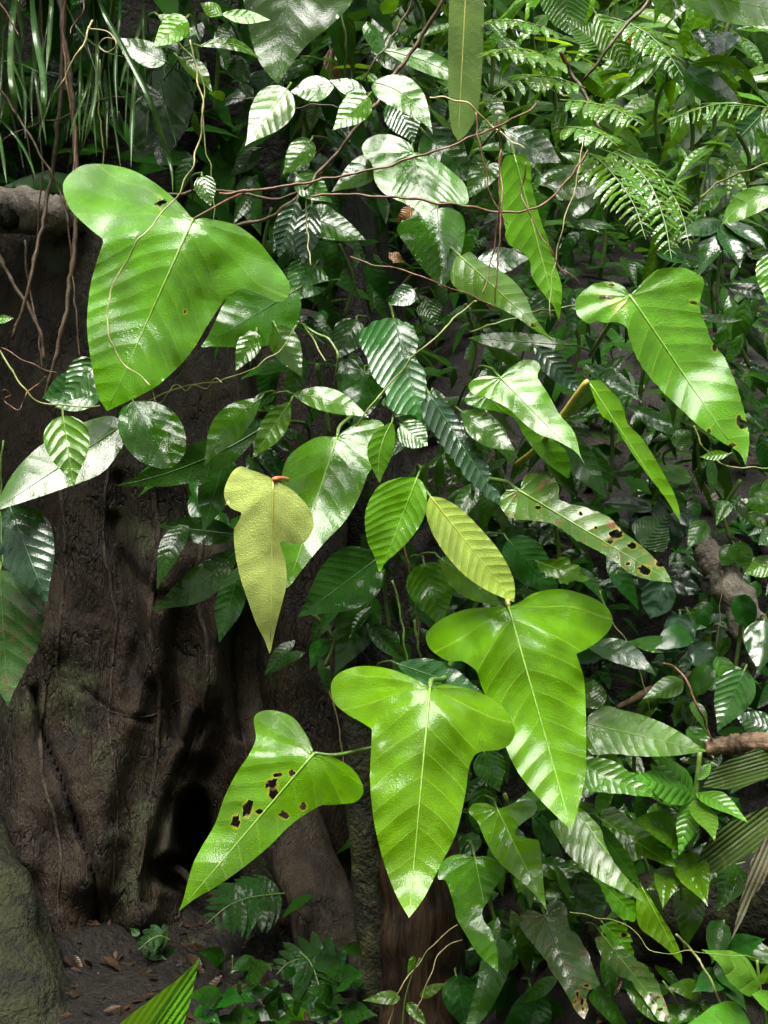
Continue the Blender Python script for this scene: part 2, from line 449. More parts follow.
EDGE = 0
def leaf(name, label, base, tip, d, mat, pts=None, kind='ovate', w=30, ky=0.45, kx=0.0, fold=0.18, curl=0.0, bend=0.0,
         step=None, nv=None, holes=(), ragged=0.0, rib=None, ribw=1.0, pet=None, petmat=None, petr=1.0, frame=None, lobe=0.0,
         group=None, cat='leaf', lobed=None, asym=0.0, wave=0.03, mr=True, crease=None, bulge=1.0, lfold=0.35, stain=None):
    if frame:
        cv = lambda q: (q[0] / frame[2] + frame[0], q[1] / frame[2] + frame[1])
        base, tip = cv(base), cv(tip)
        pts = [cv(q) + tuple(q[2:]) for q in pts]
        holes = [(*cv(h[:2]), h[2] / frame[2], h[3] / frame[2]) + tuple(h[4:]) for h in holes]
    B, T = Vector(base), Vector(tip)
    ax = T - B
    L = ax.length
    a = ax / L
    nrm = Vector((-a.y, a.x))
    if lobed is None:
        lobed = pts is not None or kind == 'heart'
    if pts is None:
        hp = HALF[kind]
        one = [B + a * (s * L) + nrm * (t * w * (1 + asym)) + nrm * (bend * L * 4 * max(0, s) * (1 - s)) for s, t in hp]
        two = [B + a * (s * L) - nrm * (t * w * (1 - asym)) + nrm * (bend * L * 4 * max(0, s) * (1 - s)) for s, t in hp]
        segs = [one, list(reversed(two))]
        if kind == 'heart':
            segs = [one, list(reversed(two))]
    else:
        pp = [Vector(q[:2]) for q in pts]
        cor = {min(range(len(pp)), key=lambda i: (pp[i] - T).length)} | {i for i, q in enumerate(pts) if len(q) > 2}
        pp[min(range(len(pp)), key=lambda i: (pp[i] - T).length)] = T
        seq = [B] + pp + [B]
        cuts = [0] + sorted(i + 1 for i in cor) + [len(seq) - 1]
        segs = [seq[i:j + 1] for i, j in zip(cuts, cuts[1:]) if j > i]
    size = max(max(p.x for sg in segs for p in sg) - min(p.x for sg in segs for p in sg),
               max(p.y for sg in segs for p in sg) - min(p.y for sg in segs for p in sg))
    if step is None:
        step = min(4.6, max(1.6, size / 28))
    loop = []
    for sg in segs:
        loop += crom(sg, 10)[:-1]
    loop = resample(loop, step * 0.55)
    if ragged:
        sd_ = random.random() * 90
        cen = sum(loop, Vector((0, 0))) / len(loop)
        loop = [p + (p - cen).normalized() * ragged * min(0.3, noise.noise(Vector((p.x / 5, p.y / 5, sd_))) - 0.15) * 2.2 for p in loop]
    poly = [(p.x, p.y) for p in loop]
    hps = []
    for h in holes:
        hx, hy, rx, ry = h[:4]
        rot = h[4] if len(h) > 4 else 0
        k = random.random() * 50
        hp = []
        for i in range(22):
            an = i * 2 * math.pi / 22
            rr = 1 + 0.6 * noise.noise(Vector((math.cos(an) * 1.6, math.sin(an) * 1.6, k))) + 0.45 * noise.noise(Vector((math.cos(an) * 4, math.sin(an) * 4, k)))
            u, v_ = rx * rr * math.cos(an), ry * rr * math.sin(an)
            hp.append((hx + u * math.cos(rot) - v_ * math.sin(rot), hy + u * math.sin(rot) + v_ * math.cos(rot)))
        hps.append(hp)
    V2 = [Vector(p) for p in poly]
    E = [(i, (i + 1) % len(poly)) for i in range(len(poly))]
    for hp in hps:
        o = len(V2)
        V2 += [Vector(p) for p in hp]
        E += [(o + i, o + (i + 1) % len(hp)) for i in range(len(hp))]
    # points on a grid laid along the leaf, so that creases follow the midrib
    smin = min((p - B).dot(a) for p in loop)
    smax = max((p - B).dot(a) for p in loop)
    tm = max(abs((p - B).dot(nrm)) for p in loop)
    i = 0
    s = smin
    while s < smax:
        k = int(tm / step) + 1
        for j in range(-k, k + 1):
            t = (j + (0.5 if i % 2 and j else 0) * (1 if j > 0 else -1)) * step
            q = B + a * s + nrm * (t + bend * L * 4 * max(0, s / L) * (1 - s / L))
            if inpoly(q.x, q.y, poly) and not any(inpoly(q.x, q.y, hp) for hp in hps):
                V2.append(q)
        s += step
        i += 1
    r = delaunay_2d_cdt(V2, E, [], 0, 1e-4)
    co, fs = r[0], r[2]
    F = []
    for f in fs:
        c = sum((co[q] for q in f), Vector((0, 0))) / len(f)
        if inpoly(c.x, c.y, poly) and not any(inpoly(c.x, c.y, hp) for hp in hps):
            F.append(tuple(f))
    C = (B + T) / 2
    mpp = d / 1024
    seed = random.random() * 100
    lobes = []
    if pts is not None and lobed:
        for q in pts:
            if len(q) > 2:
                u_ = Vector(q[:2]) - B
                w_ = Vector((-u_.y, u_.x)).normalized()
                if w_.dot(a) > 0:
                    w_ = -w_
                lobes.append((u_, w_, 1 if u_.dot(nrm) > 0 else -1))
    if nv is None:
        nv = 7
    def depth(q):
        v = q - B
        s = v.dot(a) / L
        t = v.dot(nrm) - bend * L * 4 * max(0, s) * (1 - s)
        at = abs(t)
        z = 0.86 * ky * (C.y - q.y) + kx * (q.x - C.x)
        z -= fold * (math.sqrt(at * at + (0.02 * L) ** 2) - 0.02 * L)
        z += curl * L * (s - 0.4) ** 2
        if lobe and s < 0.1:
            z += lobe * at * min(1, (0.1 - s) * 4) * (0.4 + 2.2 * at / L)
        if crease:
            cx_, cy_, ca, amt = crease
            dd = (q.x - cx_) * math.sin(ca) - (q.y - cy_) * math.cos(ca)
            z -= amt * max(0, dd)
        for (u_, w_, sg_) in lobes:
            if t * sg_ > 0:
                dl = v.dot(w_)
                if dl > -0.05 * L:
                    sm_ = 0.03 * L
                    z += lfold * (math.sqrt(dl * dl + sm_ * sm_) + dl) * .5
                z -= 0.014 * L * math.exp(-(dl / (0.04 * L)) ** 2) * min(1, v.length / (.1 * L))
        ph = phase(s, at / L, nv, lobed=lobed) + .26 * noise.noise(Vector((s * 4, t / L * 4, seed + 40)))
        z -= (0.0035 if ph > 0.5 else 0.010) * L * bulge * abs(math.sin(math.pi * ph - math.pi / 2)) * min(1, at / (0.1 * L))
        z += wave * L * 1.6 * noise.noise(Vector((q.x / (0.33 * L), q.y / (0.33 * L), seed)))
        z += wave * L * 0.45 * noise.noise(Vector((q.x / (0.12 * L), q.y / (0.12 * L), seed))) * min(1, at / (0.2 * L))
        return d + mpp * z, s, t / L, ph
    o3 = P(B.x, B.y, depth(B)[0])
    V3, A, Bq, Cq = [], [], [], []
    for q in co:
        dd, s, t, ph = depth(q)
        V3.append(P(q.x, q.y, dd) - o3)
        A.append(ph)
        Bq.append(t)
        Cq.append(s)
    me = mesh('blade', V3, F)
    if stain and frame:
        stain = (*cv(stain[:2]), stain[2] / frame[2])
    if holes or ragged or stain:
        rim = []
        for q in co:
            m_ = 0
            for h in holes:
                dd = math.hypot((q.x - h[0]) / (h[2] + .9), (q.y - h[1]) / (h[3] + .9))
                m_ = max(m_, min(1, 2.5 - dd * 1.6 + .25 * noise.noise(Vector((q.x / 4, q.y / 4, 0)))))
            if ragged >= 1 and mat in ('sick', 'mottled', 'spotlime'):
                ed = min((q - p).length for p in loop)
                m_ = max(m_, .6 - ed / (.8 * step) + .5 * noise.noise(Vector((q.x / 14, q.y / 14, 8))))
            if stain:
                dd = math.hypot(q.x - stain[0], q.y - stain[1]) / stain[2]
                m_ = max(m_, min(.72, 1.25 - dd + .6 * noise.noise(Vector((q.x / 5, q.y / 5, 3)))))
            rim.append(max(0, m_))
        attr(me, 'rim', rim)
    attr(me, 'ph', A)
    attr(me, 'tt', Bq)
    attr(me, 'ss', Cq)
    root = thing(name, label, cat, o3, group)
    mobj('blade', me, M[mat], root)
    ribm = rib or {'lime': 'rib_vein', 'spotlime': 'rib_vein', 'green': 'rib_vein', 'fresh': 'rib_vein', 'riblime': 'rib_vein', 'pale': 'rib_olive', 'olive': 'rib_olive', 'speckle': 'rib_olive', 'sick': 'rib_vein', 'frond': 'rib_olive'}.get(mat, 'rib_dark')
    if mr:
        mid = []
        rad = []
        N = 14 if L > 60 else 9
        for k in range(N + 1):
            s = k / N * 0.985
            q = B + a * (s * L) + nrm * (bend * L * 4 * s * (1 - s))
            if not (k == 0 or inpoly(q.x, q.y, poly)):
                if k > 3:
                    break
                continue
            rr = mpp * L * (0.0058 * (1 - 0.85 * s)) * ribw
            mid.append(P(q.x, q.y, depth(q)[0] - rr * 0.35))
            rad.append(rr)
        if len(mid) > 2:
            tube('midrib', mid, rad, M[ribm], root, 6)
    if pet is None:
        pet = [(-a.x * 0.04 * L, -a.y * 0.04 * L, 0.05), (-a.x * 0.1 * L, -a.y * 0.1 * L, 0.15), (-a.x * 0.24 * L + random.uniform(-10, 10), -a.y * 0.2 * L + 8, 0.26), (-a.x * 0.3 * L + random.uniform(-14, 14), -a.y * 0.2 * L + 30, 0.5)]
    if pet:
        pth = [o3] + [P(B.x + x, B.y + y, o3.y + dz) for x, y, dz in pet]
        pth = crom(pth, 6)
        r0 = mpp * max(1.0, min(3.0, L * 0.011)) * petr
        tube('petiole', pth, [r0 * (1 + 0.3 * k / len(pth)) for k in range(len(pth))], M[petmat or 'petiole'], root, 7)
    return root
# ------------------------------------------------------------------ ground and bank (one sheet)
def fbm(x, y, z=0.0):
    return noise.fractal(Vector((x, y, z)), 0.9, 2.1, 4)

def ground_z(x, y):
    foot = 3.95 - 1.15 * min(1, max(0, (x + 0.35) / 0.7))       # the bank starts nearer on the right
    d = y - foot
    z = 0.05 * (y - 2.5) if y > 2.5 else 0.0
    if d > 0:
        if x < 0.1:
            z += 2.6 * min(1, max(0, (0.1 - x) / 0.4)) * min(1, d / 0.55)  # steep left wall added so the upper-left void stays dark
        z += 1.5 * min(d, 0.75) + 0.62 * max(0, min(d, 4.5) - 0.75) + 0.25 * max(0, d - 4.5)
    if x > 0.2 and d < 0:
        z += 0.28 * math.exp(-(d / 0.5) ** 2) * min(1, (x - 0.2) * 3)
    if y < -1.5:
        z += 0.55 * min(-1.5 - y, 9)                           # unseen rise added behind the camera to cut low sky light
    return z + 0.09 * fbm(x * 1.6, y * 1.6) + 0.035 * fbm(x * 6, y * 6, 3)

xs = [-45 + k * 3 for k in range(13)] + [-7 + 0.5 * k for k in range(10)] + [-2.4 + 0.06 * k for k in range(80)] + [2.4 + 0.5 * k for k in range(10)] + [8 + k * 3 for k in range(13)]
ys = [-40 + 3 * k for k in range(13)] + [-2 + 0.5 * k for k in range(8)] + [2 + 0.06 * k for k in range(70)] + [6.3 + 0.5 * k for k in range(12)] + [13 + 4 * k for k in range(9)]
xs = sorted(set(round(q, 3) for q in xs))
ys = sorted(set(round(q, 3) for q in ys))
gv = [(x, y, ground_z(x, y)) for y in ys for x in xs]
nx = len(xs)
gf = [(j * nx + i, j * nx + i + 1, (j + 1) * nx + i + 1, (j + 1) * nx + i) for j in range(len(ys) - 1) for i in range(nx - 1)]
go = mobj('ground', mesh('ground', gv, gf), M['soil'])
go['kind'] = 'structure'

# ------------------------------------------------------------------ the buttressed tree at left
def seg_d(px, py, pl):
    """distance in pixels to a polyline and how far along it"""
    best, bt = 1e9, 0
    for (ax_, ay), (bx, by) in zip(pl, pl[1:]):
        vx, vy = bx - ax_, by - ay
        t = max(0, min(1, ((px - ax_) * vx + (py - ay) * vy) / (vx * vx + vy * vy)))
        dd = math.hypot(px - ax_ - t * vx, py - ay - t * vy)
        if dd < best:
            best = dd
    return best

def trunk_depth(px, py):
    y = 3.62
    u = (px - 120) / 190
    y -= 0.36 * math.exp(-u * u)
    y -= 0.22 * math.exp(-((px - 30) / 70) ** 2) * max(0, min(1, (py - 560) / 300))
    if py > 700:
        y -= 0.10 * ((py - 700) / 230) ** 2
    y += 0.25 * max(0, (470 - py) / 240)
    # ridges
    for pl, wd, am in ((((165, 560), (150, 680), (118, 790), (95, 880)), 26, .13), (((100, 560), (85, 680), (70, 800)), 30, .07),
                       (((225, 560), (215, 650), (190, 740), (160, 830), (140, 920)), 20, .12), (((250, 690), (258, 760), (285, 860), (330, 960)), 26, .20), (((190, 470), (205, 560)), 24, .09),
                       (((30, 560), (25, 700), (20, 860)), 22, .08), (((60, 470), (75, 560), (60, 640)), 20, .06)):
        dd = seg_d(px, py, pl) / wd
        y -= am * math.exp(-dd * dd)
    # cracks and folds
    for pl, wd, am in ((((34, 690), (40, 728), (60, 775), (75, 820), (95, 880), (98, 930)), 3.0, .06), (((150, 690), (135, 760), (118, 820)), 12, .05),
                       (((112, 520), (112, 545), (130, 570), (160, 600)), 7, .05), (((175, 600), (170, 680), (176, 740)), 6, .05),
                       (((120, 480), (128, 560), (140, 640), (128, 700)), 8, .05), (((85, 690), (110, 712), (150, 722)), 3, .02), (((200, 720), (170, 800), (150, 860), (146, 900)), 7, .09)):
        dd = seg_d(px, py, pl) / wd
        y += am * math.exp(-dd * dd)
    # hollows
    for cx, cy, rx, ry, am in ((193, 826, 17, 34, .42), (186, 872, 30, 16, .3), (196, 770, 20, 14, .06), (215, 890, 26, 40, .30), (66, 730, 16, 24, .03)):
        q = ((px - cx) / rx) ** 2 + ((py - cy) / ry) ** 2
        y += am * math.exp(-q * q)
    # right border: the dark gap
    e = 236 + 18 * math.sin(py / 60) if py < 740 else 262 + (py - 740) * 0.42
    y += 0.8 * max(0, min(1, (px - e) / 34)) ** 1.5
    y += 0.03 * fbm(px / 60, py / 110, 1) + 0.009 * fbm(px / 16, py / 60, 5) + 0.003 * fbm(px / 5, py / 14, 9)
    return y

tv, tf = [], []
PX = [-90 + 3.3 * k for k in range(134)]
PY = [225 + 3.3 * k for k in range(229)]
for py in PY:
    for px in PX:
        tv.append(P(px, py, trunk_depth(px, py)))
n = len(PX)
# swing the border columns back so that the trunk closes round the rear
for j in range(len(PY) - 1):
    for i in range(n - 1):
        tf.append((j * n + i, (j + 1) * n + i, (j + 1) * n + i + 1, j * n + i + 1))
o0 = len(tv)
for j, py in enumerate(PY):                                       # rear half
    xl, xr = tv[j * n].x, tv[j * n + n - 1].x
    for k in range(9):
        an = math.pi * (k + 1) / 10
        tv.append(Vector(((xl + xr) / 2 - (xr - xl) / 2 * math.cos(an), 4.2 + 0.75 * math.sin(an), tv[j * n].z)))
for j in range(len(PY) - 1):
    ring0 = [j * n] + [o0 + j * 9 + k for k in range(9)] + [j * n + n - 1]
    ring1 = [(j + 1) * n] + [o0 + (j + 1) * 9 + k for k in range(9)] + [(j + 1) * n + n - 1]
    for k in range(10):
        tf.append((ring0[k], ring0[k + 1], ring1[k + 1], ring1[k]))
tf.append(tuple([i for i in range(n)] + [o0 + k for k in range(8, -1, -1)]))
troot = Vector((-0.9, 3.6, 0.0))
tree = thing('buttressed_tree', 'massive brown tree base with folded buttress roots and a dark hollow at left', 'tree', troot)
mobj('trunk', mesh('trunk', [p - troot for p in tv], tf), M['bark'], tree)

def root(name, ctrl, rad, mat, parent, sides=22, wob=.25, seed=0.):
    pts = crom([P(*c) for c in ctrl], 14)
    m_ = len(pts)
    rr = []
    for k in range(m_):
        t = k / (m_ - 1) * (len(rad) - 1)
        i = min(len(rad) - 2, int(t))
        rr.append(rad[i] + (rad[i + 1] - rad[i]) * (t - i))
    return tube(name, pts, rr, mat, parent, sides, wob, seed)
root('buttress_root', [(246, 560, 3.75), (256, 690, 3.55), (278, 790, 3.38), (308, 880, 3.2), (345, 965, 3.0), (378, 1050, 2.85)], [.06, .10, .11, .11, .10, .11], M['rootbark'], tree, seed=2, wob=.22)
root('mossy_root', [(-110, 760, 3.1), (-45, 850, 2.95), (0, 945, 2.8), (35, 1060, 2.65)], [.12, .14, .14, .14], M['moss'], tree, wob=.3, seed=7)
root('root_strand', [(172, 868, 3.3), (182, 872, 3.25), (196, 885, 3.2), (215, 900, 3.2)], [.016, .014, .011, .008], M['bark'], tree, 8)

for pts_, r_ in ((((150, 470), (158, 540), (150, 620), (160, 700), (152, 790), (138, 880)), 3.2), (((60, 480), (66, 560), (58, 650), (64, 720)), 2.4), (((205, 500), (198, 590), (208, 660), (196, 740), (170, 800)), 3.0),
                 (((20, 600), (44, 680), (40, 760), (60, 840), (58, 920)), 2.6), (((110, 450), (104, 540), (116, 620), (108, 720), (118, 800), (112, 900)), 1.8), (((228, 560), (222, 640), (236, 700), (250, 770)), 2.2),
                 (((85, 690), (112, 712), (150, 716), (180, 700)), 1.6), (((30, 480), (22, 560), (28, 640)), 1.6)):
    pp_ = crom([P(x_, y_, trunk_depth(x_, y_) - .004) for x_, y_ in pts_], 10)
    pp_ = [P(q_.x * 1024 / q_.y + 384 + 3 * noise.noise(q_ * 14), 512 - (q_.z - CAMZ) * 1024 / q_.y, 0.0 + trunk_depth(q_.x * 1024 / q_.y + 384, 512 - (q_.z - CAMZ) * 1024 / q_.y) - .002) for q_ in pp_]
    tube('rootlet', pp_, [r_ * 3.3 / 1024 * (1.1 - .7 * i_ / len(pp_)) for i_ in range(len(pp_))], M['rootbark'], tree, 7, .3, r_)

t2 = thing('tree_trunk', 'slimmer shaded brown trunk behind the leaves, between the hollow tree and the rotten stump', 'tree', P(320, 900, 3.5))
root('trunk', [(330, 1010, 3.55), (322, 800, 3.5), (308, 660, 3.5), (298, 520, 3.6), (290, 330, 3.8)], [.20, .17, .16, .16, .17], M['bark'], t2, 26, .22, 4)

st = thing('rotten_stump', 'reddish-brown rotten wood post with mossy left edge under the lowest big leaf', 'stump', P(415, 1050, 2.6))
root('post', [(418, 1110, 2.66), (416, 1000, 2.64), (412, 880, 2.62), (408, 780, 2.62), (404, 690, 2.66)], [.135, .125, .115, .11, .10], M['rot'], st, 40, .22, 11)
root('mossy_bark', [(372, 1110, 2.60), (374, 1000, 2.58), (370, 900, 2.57), (362, 800, 2.57), (358, 700, 2.6)], [.045, .04, .04, .04, .04], M['moss'], st, 18, .35, 5)

lg = thing('fallen_log', 'short pale grey log lying in the dark at the left edge, upper left', 'log', P(30, 215, 3.5))
root('log_body', [(-60, 214, 3.5), (0, 210, 3.48), (50, 214, 3.46), (86, 218, 3.5)], [.075, .078, .07, .045], M['log'], lg, 24, .3, 3)
root('knot', [(8, 216, 3.44), (9, 217, 3.41), (9, 217, 3.395)], [.045, .04, .026], M['bark'], lg, 12, .3, 8)

ds = thing('dry_stalk', 'thick fibrous tan dry stalk lying level at the right edge', 'stalk', P(740, 745, 2.5))
root('stalk', [(706, 748, 2.52), (735, 745, 2.5), (768, 743, 2.46), (830, 738, 2.4)], [.018, .024, .027, .03], M['drywood'], ds, 14, .35, 1)
ds = thing('broken_stick', 'thick brown broken dead stick lying slanted in the litter at right', 'stick', P(650, 695, 2.75))
root('stick', [(618, 708, 2.8), (650, 692, 2.75), (690, 676, 2.72), (720, 662, 2.75)], [.008, .013, .012, .006], M['twig'], ds, 10, .35, 2)
ds = thing('mossy_log', 'pale mossy fallen branch on the soil bank at the right edge', 'log', P(740, 610, 2.9))
root('log_body', [(700, 540, 3.0), (722, 575, 2.95), (752, 625, 2.9), (800, 665, 2.85)], [.03, .05, .055, .05], M['log'], ds, 18, .35, 2)
ds = thing('soil_log', 'dark mossy log lying level under the palm fronds at lower right', 'log', P(700, 900, 2.55))
root('log_body', [(600, 940, 2.6), (660, 915, 2.55), (720, 900, 2.5), (800, 895, 2.45)], [.09, .10, .11, .11], M['moss'], ds, 22, .3, 6)
# ------------------------------------------------------------------ the large leaves
A1, A2, A3 = (0, 0, 2.954), (220, 0, 2.954), (440, 0, 2.341)
A4, A5, A6 = (0, 220, 2.954), (220, 220, 2.954), (440, 220, 2.341)
B1, B2, B3, B5, B6, B7 = (0, 440, 2.954), (200, 440, 2.954), (440, 440, 2.341), (160, 680, 2.56), (420, 580, 2.207), (420, 780, 2.207)
R1, R2, R3, R4, R5, R6, R7 = (330, 100, 3.072), (340, 300, 3.072), (568, 0, 3.84), (568, 420, 3.84), (568, 600, 3.84), (568, 780, 3.84), (420, 780, 3.84)
AH = 'arrowhead_leaf'

leaf(AH, 'largest glossy two-lobed leaf at upper left with a thin vine looped across it', (193, 219), (107, 411), 1.95, 'fresh',
     [(176, 200), (152, 181), (129, 169), (102, 164), (81, 166), (66, 178), (63, 190), (71, 210), (88, 227), (104, 240, 1), (97, 261), (90, 288), (87, 322), (89, 349), (93, 372), (98, 396),
      (107, 411), (135, 398), (152, 389), (162, 382), (183, 362), (196, 345), (206, 328), (217, 311), (225, 300), (238, 289, 1), (247, 290), (264, 296), (279, 302), (288, 296), (290, 286), (284, 274), (271, 257), (257, 240), (238, 226), (221, 221), (205, 218)],
     ky=0.30, fold=-0.2, nv=10, bulge=1.6, lfold=.5, curl=0.1, holes=[(197, 350, 2, 5, .6), (185, 312, 1, 1.6), (160, 203, 2, 7, 1.2)], pet=[(18, -10, 0.03), (36, -20, 0.1), (60, -30, 0.3)], petmat='redtwig', petr=.4)
leaf(AH, 'bright lime leaf at right with a yellow-stained stalk end and bitten lower edge', (445, 177), (717, 577), 2.05, 'spotlime',
     [(425, 152), (385, 143), (350, 155), (325, 175), (316, 195), (320, 220), (345, 242), (365, 236), (385, 240), (415, 239), (437, 250, 1), (447, 290), (470, 340), (510, 390), (560, 440), (610, 485), (660, 520), (700, 545), (717, 577),
      (722, 540), (724, 510), (718, 470), (705, 420), (690, 375), (665, 320), (640, 290), (622, 245), (608, 200), (615, 165), (618, 140), (590, 118), (550, 110), (510, 115), (480, 140), (458, 162)], frame=A6,
     ky=0.35, fold=0.12, nv=9, curl=-0.15, stain=(418, 200, 34), holes=[(708, 478, 13, 9, .5), (700, 466, 5, 8), (684, 527, 8, 5), (629, 494, 5, 5), (592, 193, 7, 3), (642, 299, 5, 8), (395, 180, 9, 4, .4), (378, 182, 5, 3), (402, 152, 7, 3), (600, 196, 5, 3)], ragged=.5, pet=[(-16, 22, 0.1), (-40, 60, 0.4)])
leaf(AH, 'big bright lime leaf overlapping the lobe of the lowest big leaf, right of centre', (195, 58), (335, 553), 2.02, 'lime',
     [(150, 60), (100, 65), (50, 85), (20, 110), (13, 130), (25, 155), (60, 178), (95, 180), (125, 200, 1), (140, 245), (170, 300), (190, 370), (220, 430), (270, 490), (310, 530), (335, 553),
      (350, 500), (365, 430), (367, 370), (366, 290), (362, 220), (352, 185), (345, 163, 1), (372, 150), (400, 130), (420, 107), (425, 85), (412, 60), (382, 40), (340, 25), (300, 20), (255, 28), (225, 45), (207, 54)], frame=B6,
     ky=0.56, kx=0.05, fold=-0.16, nv=9, lfold=.5, curl=-0.1, wave=.045, bulge=1.5, pet=[(-3, -14, 0.04), (-12, -40, 0.2), (-30, -60, 0.45)], petmat='petiole_yellow')
leaf(AH, 'lowest big bright lime leaf at bottom centre, hanging straight down before the rotten stump', (430, 688), (409, 918), 1.84, 'lime',
     [(415, 679), (390, 669), (362, 666), (341, 672), (331, 684), (334, 702), (347, 714), (361, 722), (372, 729, 1), (371, 750), (370, 780), (373, 815), (379, 845), (388, 875), (398, 899),
      (409, 918), (424, 898), (440, 866), (454, 839), (461, 815), (466, 790), (469, 768), (475, 754, 1), (484, 751), (498, 750), (510, 744), (515, 731), (510, 716), (497, 702), (474, 690), (450, 685), (438, 684)],
     ky=0.54, fold=-0.2, nv=9, lfold=.55, curl=-0.12, wave=.045, bulge=1.5, pet=[(2, -8, 0.05), (16, -12, 0.2), (24, -40, 0.5)])
leaf(AH, 'glossy green leaf at lower left with a line of dark bite holes along its midrib', (395, 187), (48, 592), 1.88, 'fresh',
     [(380, 150), (350, 105), (320, 85), (285, 77), (255, 82), (240, 100), (245, 150), (228, 192, 1), (195, 240), (165, 300), (140, 370), (105, 430), (85, 470), (70, 520), (60, 560), (48, 592),
      (90, 560), (150, 525), (220, 475), (280, 425), (330, 375), (370, 345), (412, 320, 1), (460, 318), (500, 312), (520, 290), (515, 260), (490, 225), (450, 200), (420, 190)], frame=B5,
     ky=0.5, kx=-0.1, fold=-0.15, nv=8, holes=[(285, 266, 15, 10, -.5), (302, 243, 11, 5), (290, 291, 11, 12), (224, 330, 10, 20, .5), (194, 363, 9, 17, .3), (255, 337, 9, 5), (318, 347, 12, 9, .6), (367, 323, 9, 8), (338, 238, 7, 8)],
     pet=[(20, 2, 0.02), (42, -2, 0.1), (60, -6, 0.3)], petr=.7, rib='rib_vein')
leaf(AH, 'yellowish olive leaf seen from below, beaded with rain, on a red stalk', (216, 117), (207, 636), 1.9, 'olive',
     [(195, 104), (150, 88), (120, 78), (95, 95), (75, 135), (72, 170), (90, 200), (125, 215, 1), (114, 240), (100, 270), (105, 340), (120, 410), (140, 470), (165, 540), (190, 590), (207, 636),
      (216, 590), (230, 530), (243, 480), (256, 420), (252, 360), (240, 320), (234, 297, 1), (260, 303), (300, 307), (328, 275), (336, 240), (318, 195), (275, 150), (242, 130)], frame=B2,
     ky=0.06, fold=0.1, nv=7, crease=(215, 480, math.radians(92), 0.35), curl=0.1, pet=[(4, -1, 0.0), (9, -1, 0.05), (14, 0, 0.3)], petmat='petiole_red', petr=1.2, wave=0.02)
leaf(AH, 'leaf behind the olive one, right half of its blade shining white', (337, 437), (287, 590), 2.15, 'green',
     [(318, 437), (302, 445), (289, 456), (283, 470), (281, 490), (279, 530), (281, 570), (287, 590), (305, 566), (325, 542), (345, 521), (359, 497), (369, 472), (380, 462), (384, 445), (385, 428), (378, 420), (362, 421), (348, 428)],
     ky=0.74, kx=-0.28, fold=-0.3, nv=8, pet=[(4, -12, .06), (20, -24, .3)])
leaf('lance_leaf', 'pale yellow-green ribbed leaf seen from below, above the bright leaf right of centre', (430, 496), (514, 602), 2.1, 'pale',
     [(426, 508), (428, 522), (436, 540), (450, 560), (468, 578), (490, 592), (514, 602), (515, 590), (512, 575), (500, 552), (480, 528), (462, 510), (445, 499)], ky=0.4, fold=0.15, nv=13, lobed=False, wave=.015)
leaf('oval_leaf', 'bright green oval leaf with a drip tip hanging at centre, below the curled leaf', (641, 111), (530, 397), 2.08, 'fresh',
     [(590, 111), (530, 135), (495, 190), (487, 240), (495, 300), (515, 345), (530, 397), (548, 362), (590, 325), (635, 275), (665, 220), (670, 170), (660, 130)], frame=B2, ky=0.25, fold=0.15, nv=11, lobed=False)
leaf(AH, 'glossy pointed leaf right of centre with a torn notch in its upper lobe', (140, 368), (338, 570), 2.12, 'fresh',
     [(110, 365), (80, 372), (66, 390), (80, 408), (120, 420), (165, 445), (190, 470), (230, 500), (280, 520), (320, 545), (338, 570), (328, 550), (322, 520), (310, 490), (280, 455), (255, 410), (242, 390), (228, 365), (235, 345), (225, 330), (195, 328), (165, 345)],
     frame=A6, ky=0.75, kx=-0.1, fold=-0.2, nv=8)
leaf(AH, 'plain green leaf hanging just beneath the glossy pointed leaf right of centre', (110, 410), (303, 607), 2.28, 'green',
     [(75, 400), (58, 425), (90, 440), (140, 450), (175, 465), (200, 510), (240, 560), (285, 595), (303, 607), (305, 570), (290, 535), (240, 500), (190, 455)], frame=A6, ky=0.3, nv=8)
leaf('folded_leaf', 'yellow-green leaf folded lengthwise hanging on a yellow stalk at right', (588, 381), (680, 521), 2.08, 'lime',
     [(592, 392), (597, 405), (602, 416), (614, 424), (622, 437), (634, 456), (650, 478), (664, 496), (673, 510), (680, 521), (679, 508), (673, 491), (662, 471), (650, 450), (640, 436), (628, 424), (624, 410), (618, 398), (606, 386), (598, 380)],
     ky=0.45, kx=0.2, fold=0.5, nv=8, lobed=False, pet=[(-4, 4, 0.0), (-14, 18, 0.03), (-26, 35, 0.08), (-50, 66, 0.2), (-72, 84, 0.4)], petmat='petiole_yellow', petr=1.6)
leaf(AH, 'long tattered leaf with brown-edged holes pointing right, at right of centre', (185, 118), (543, 333), 2.1, 'sick',
     [(190, 108), (195, 85), (225, 78), (260, 85), (277, 105), (278, 135), (300, 148), (350, 160), (395, 180), (430, 215), (470, 245), (500, 275), (530, 305), (543, 333),
      (500, 330), (450, 315), (410, 285), (370, 260), (320, 235), (270, 200), (230, 190), (180, 185), (150, 172), (140, 140), (155, 118), (178, 112)], frame=B3,
     ky=0.62, fold=-0.2, nv=10, ragged=1.0, holes=[(412, 220, 15, 10), (395, 240, 9, 5), (480, 304, 15, 10, .4), (230, 158, 6, 4), (330, 172, 6, 4), (450, 248, 9, 6), (515, 290, 10, 6), (365, 205, 4, 3), (440, 290, 5, 3)])
leaf(AH, 'glossy two-lobed leaf at top centre, crossed by a brown twig', (255, 160), (295, 374), 2.25, 'green',
     [(240, 130), (190, 107), (140, 108), (105, 130), (100, 160), (130, 200), (138, 250), (170, 290), (230, 318), (272, 345), (295, 374), (310, 340), (345, 312), (400, 325), (425, 312), (415, 260), (380, 225), (330, 185), (280, 165)], frame=R1, ky=0.7, kx=0.05, fold=-0.12, nv=8)
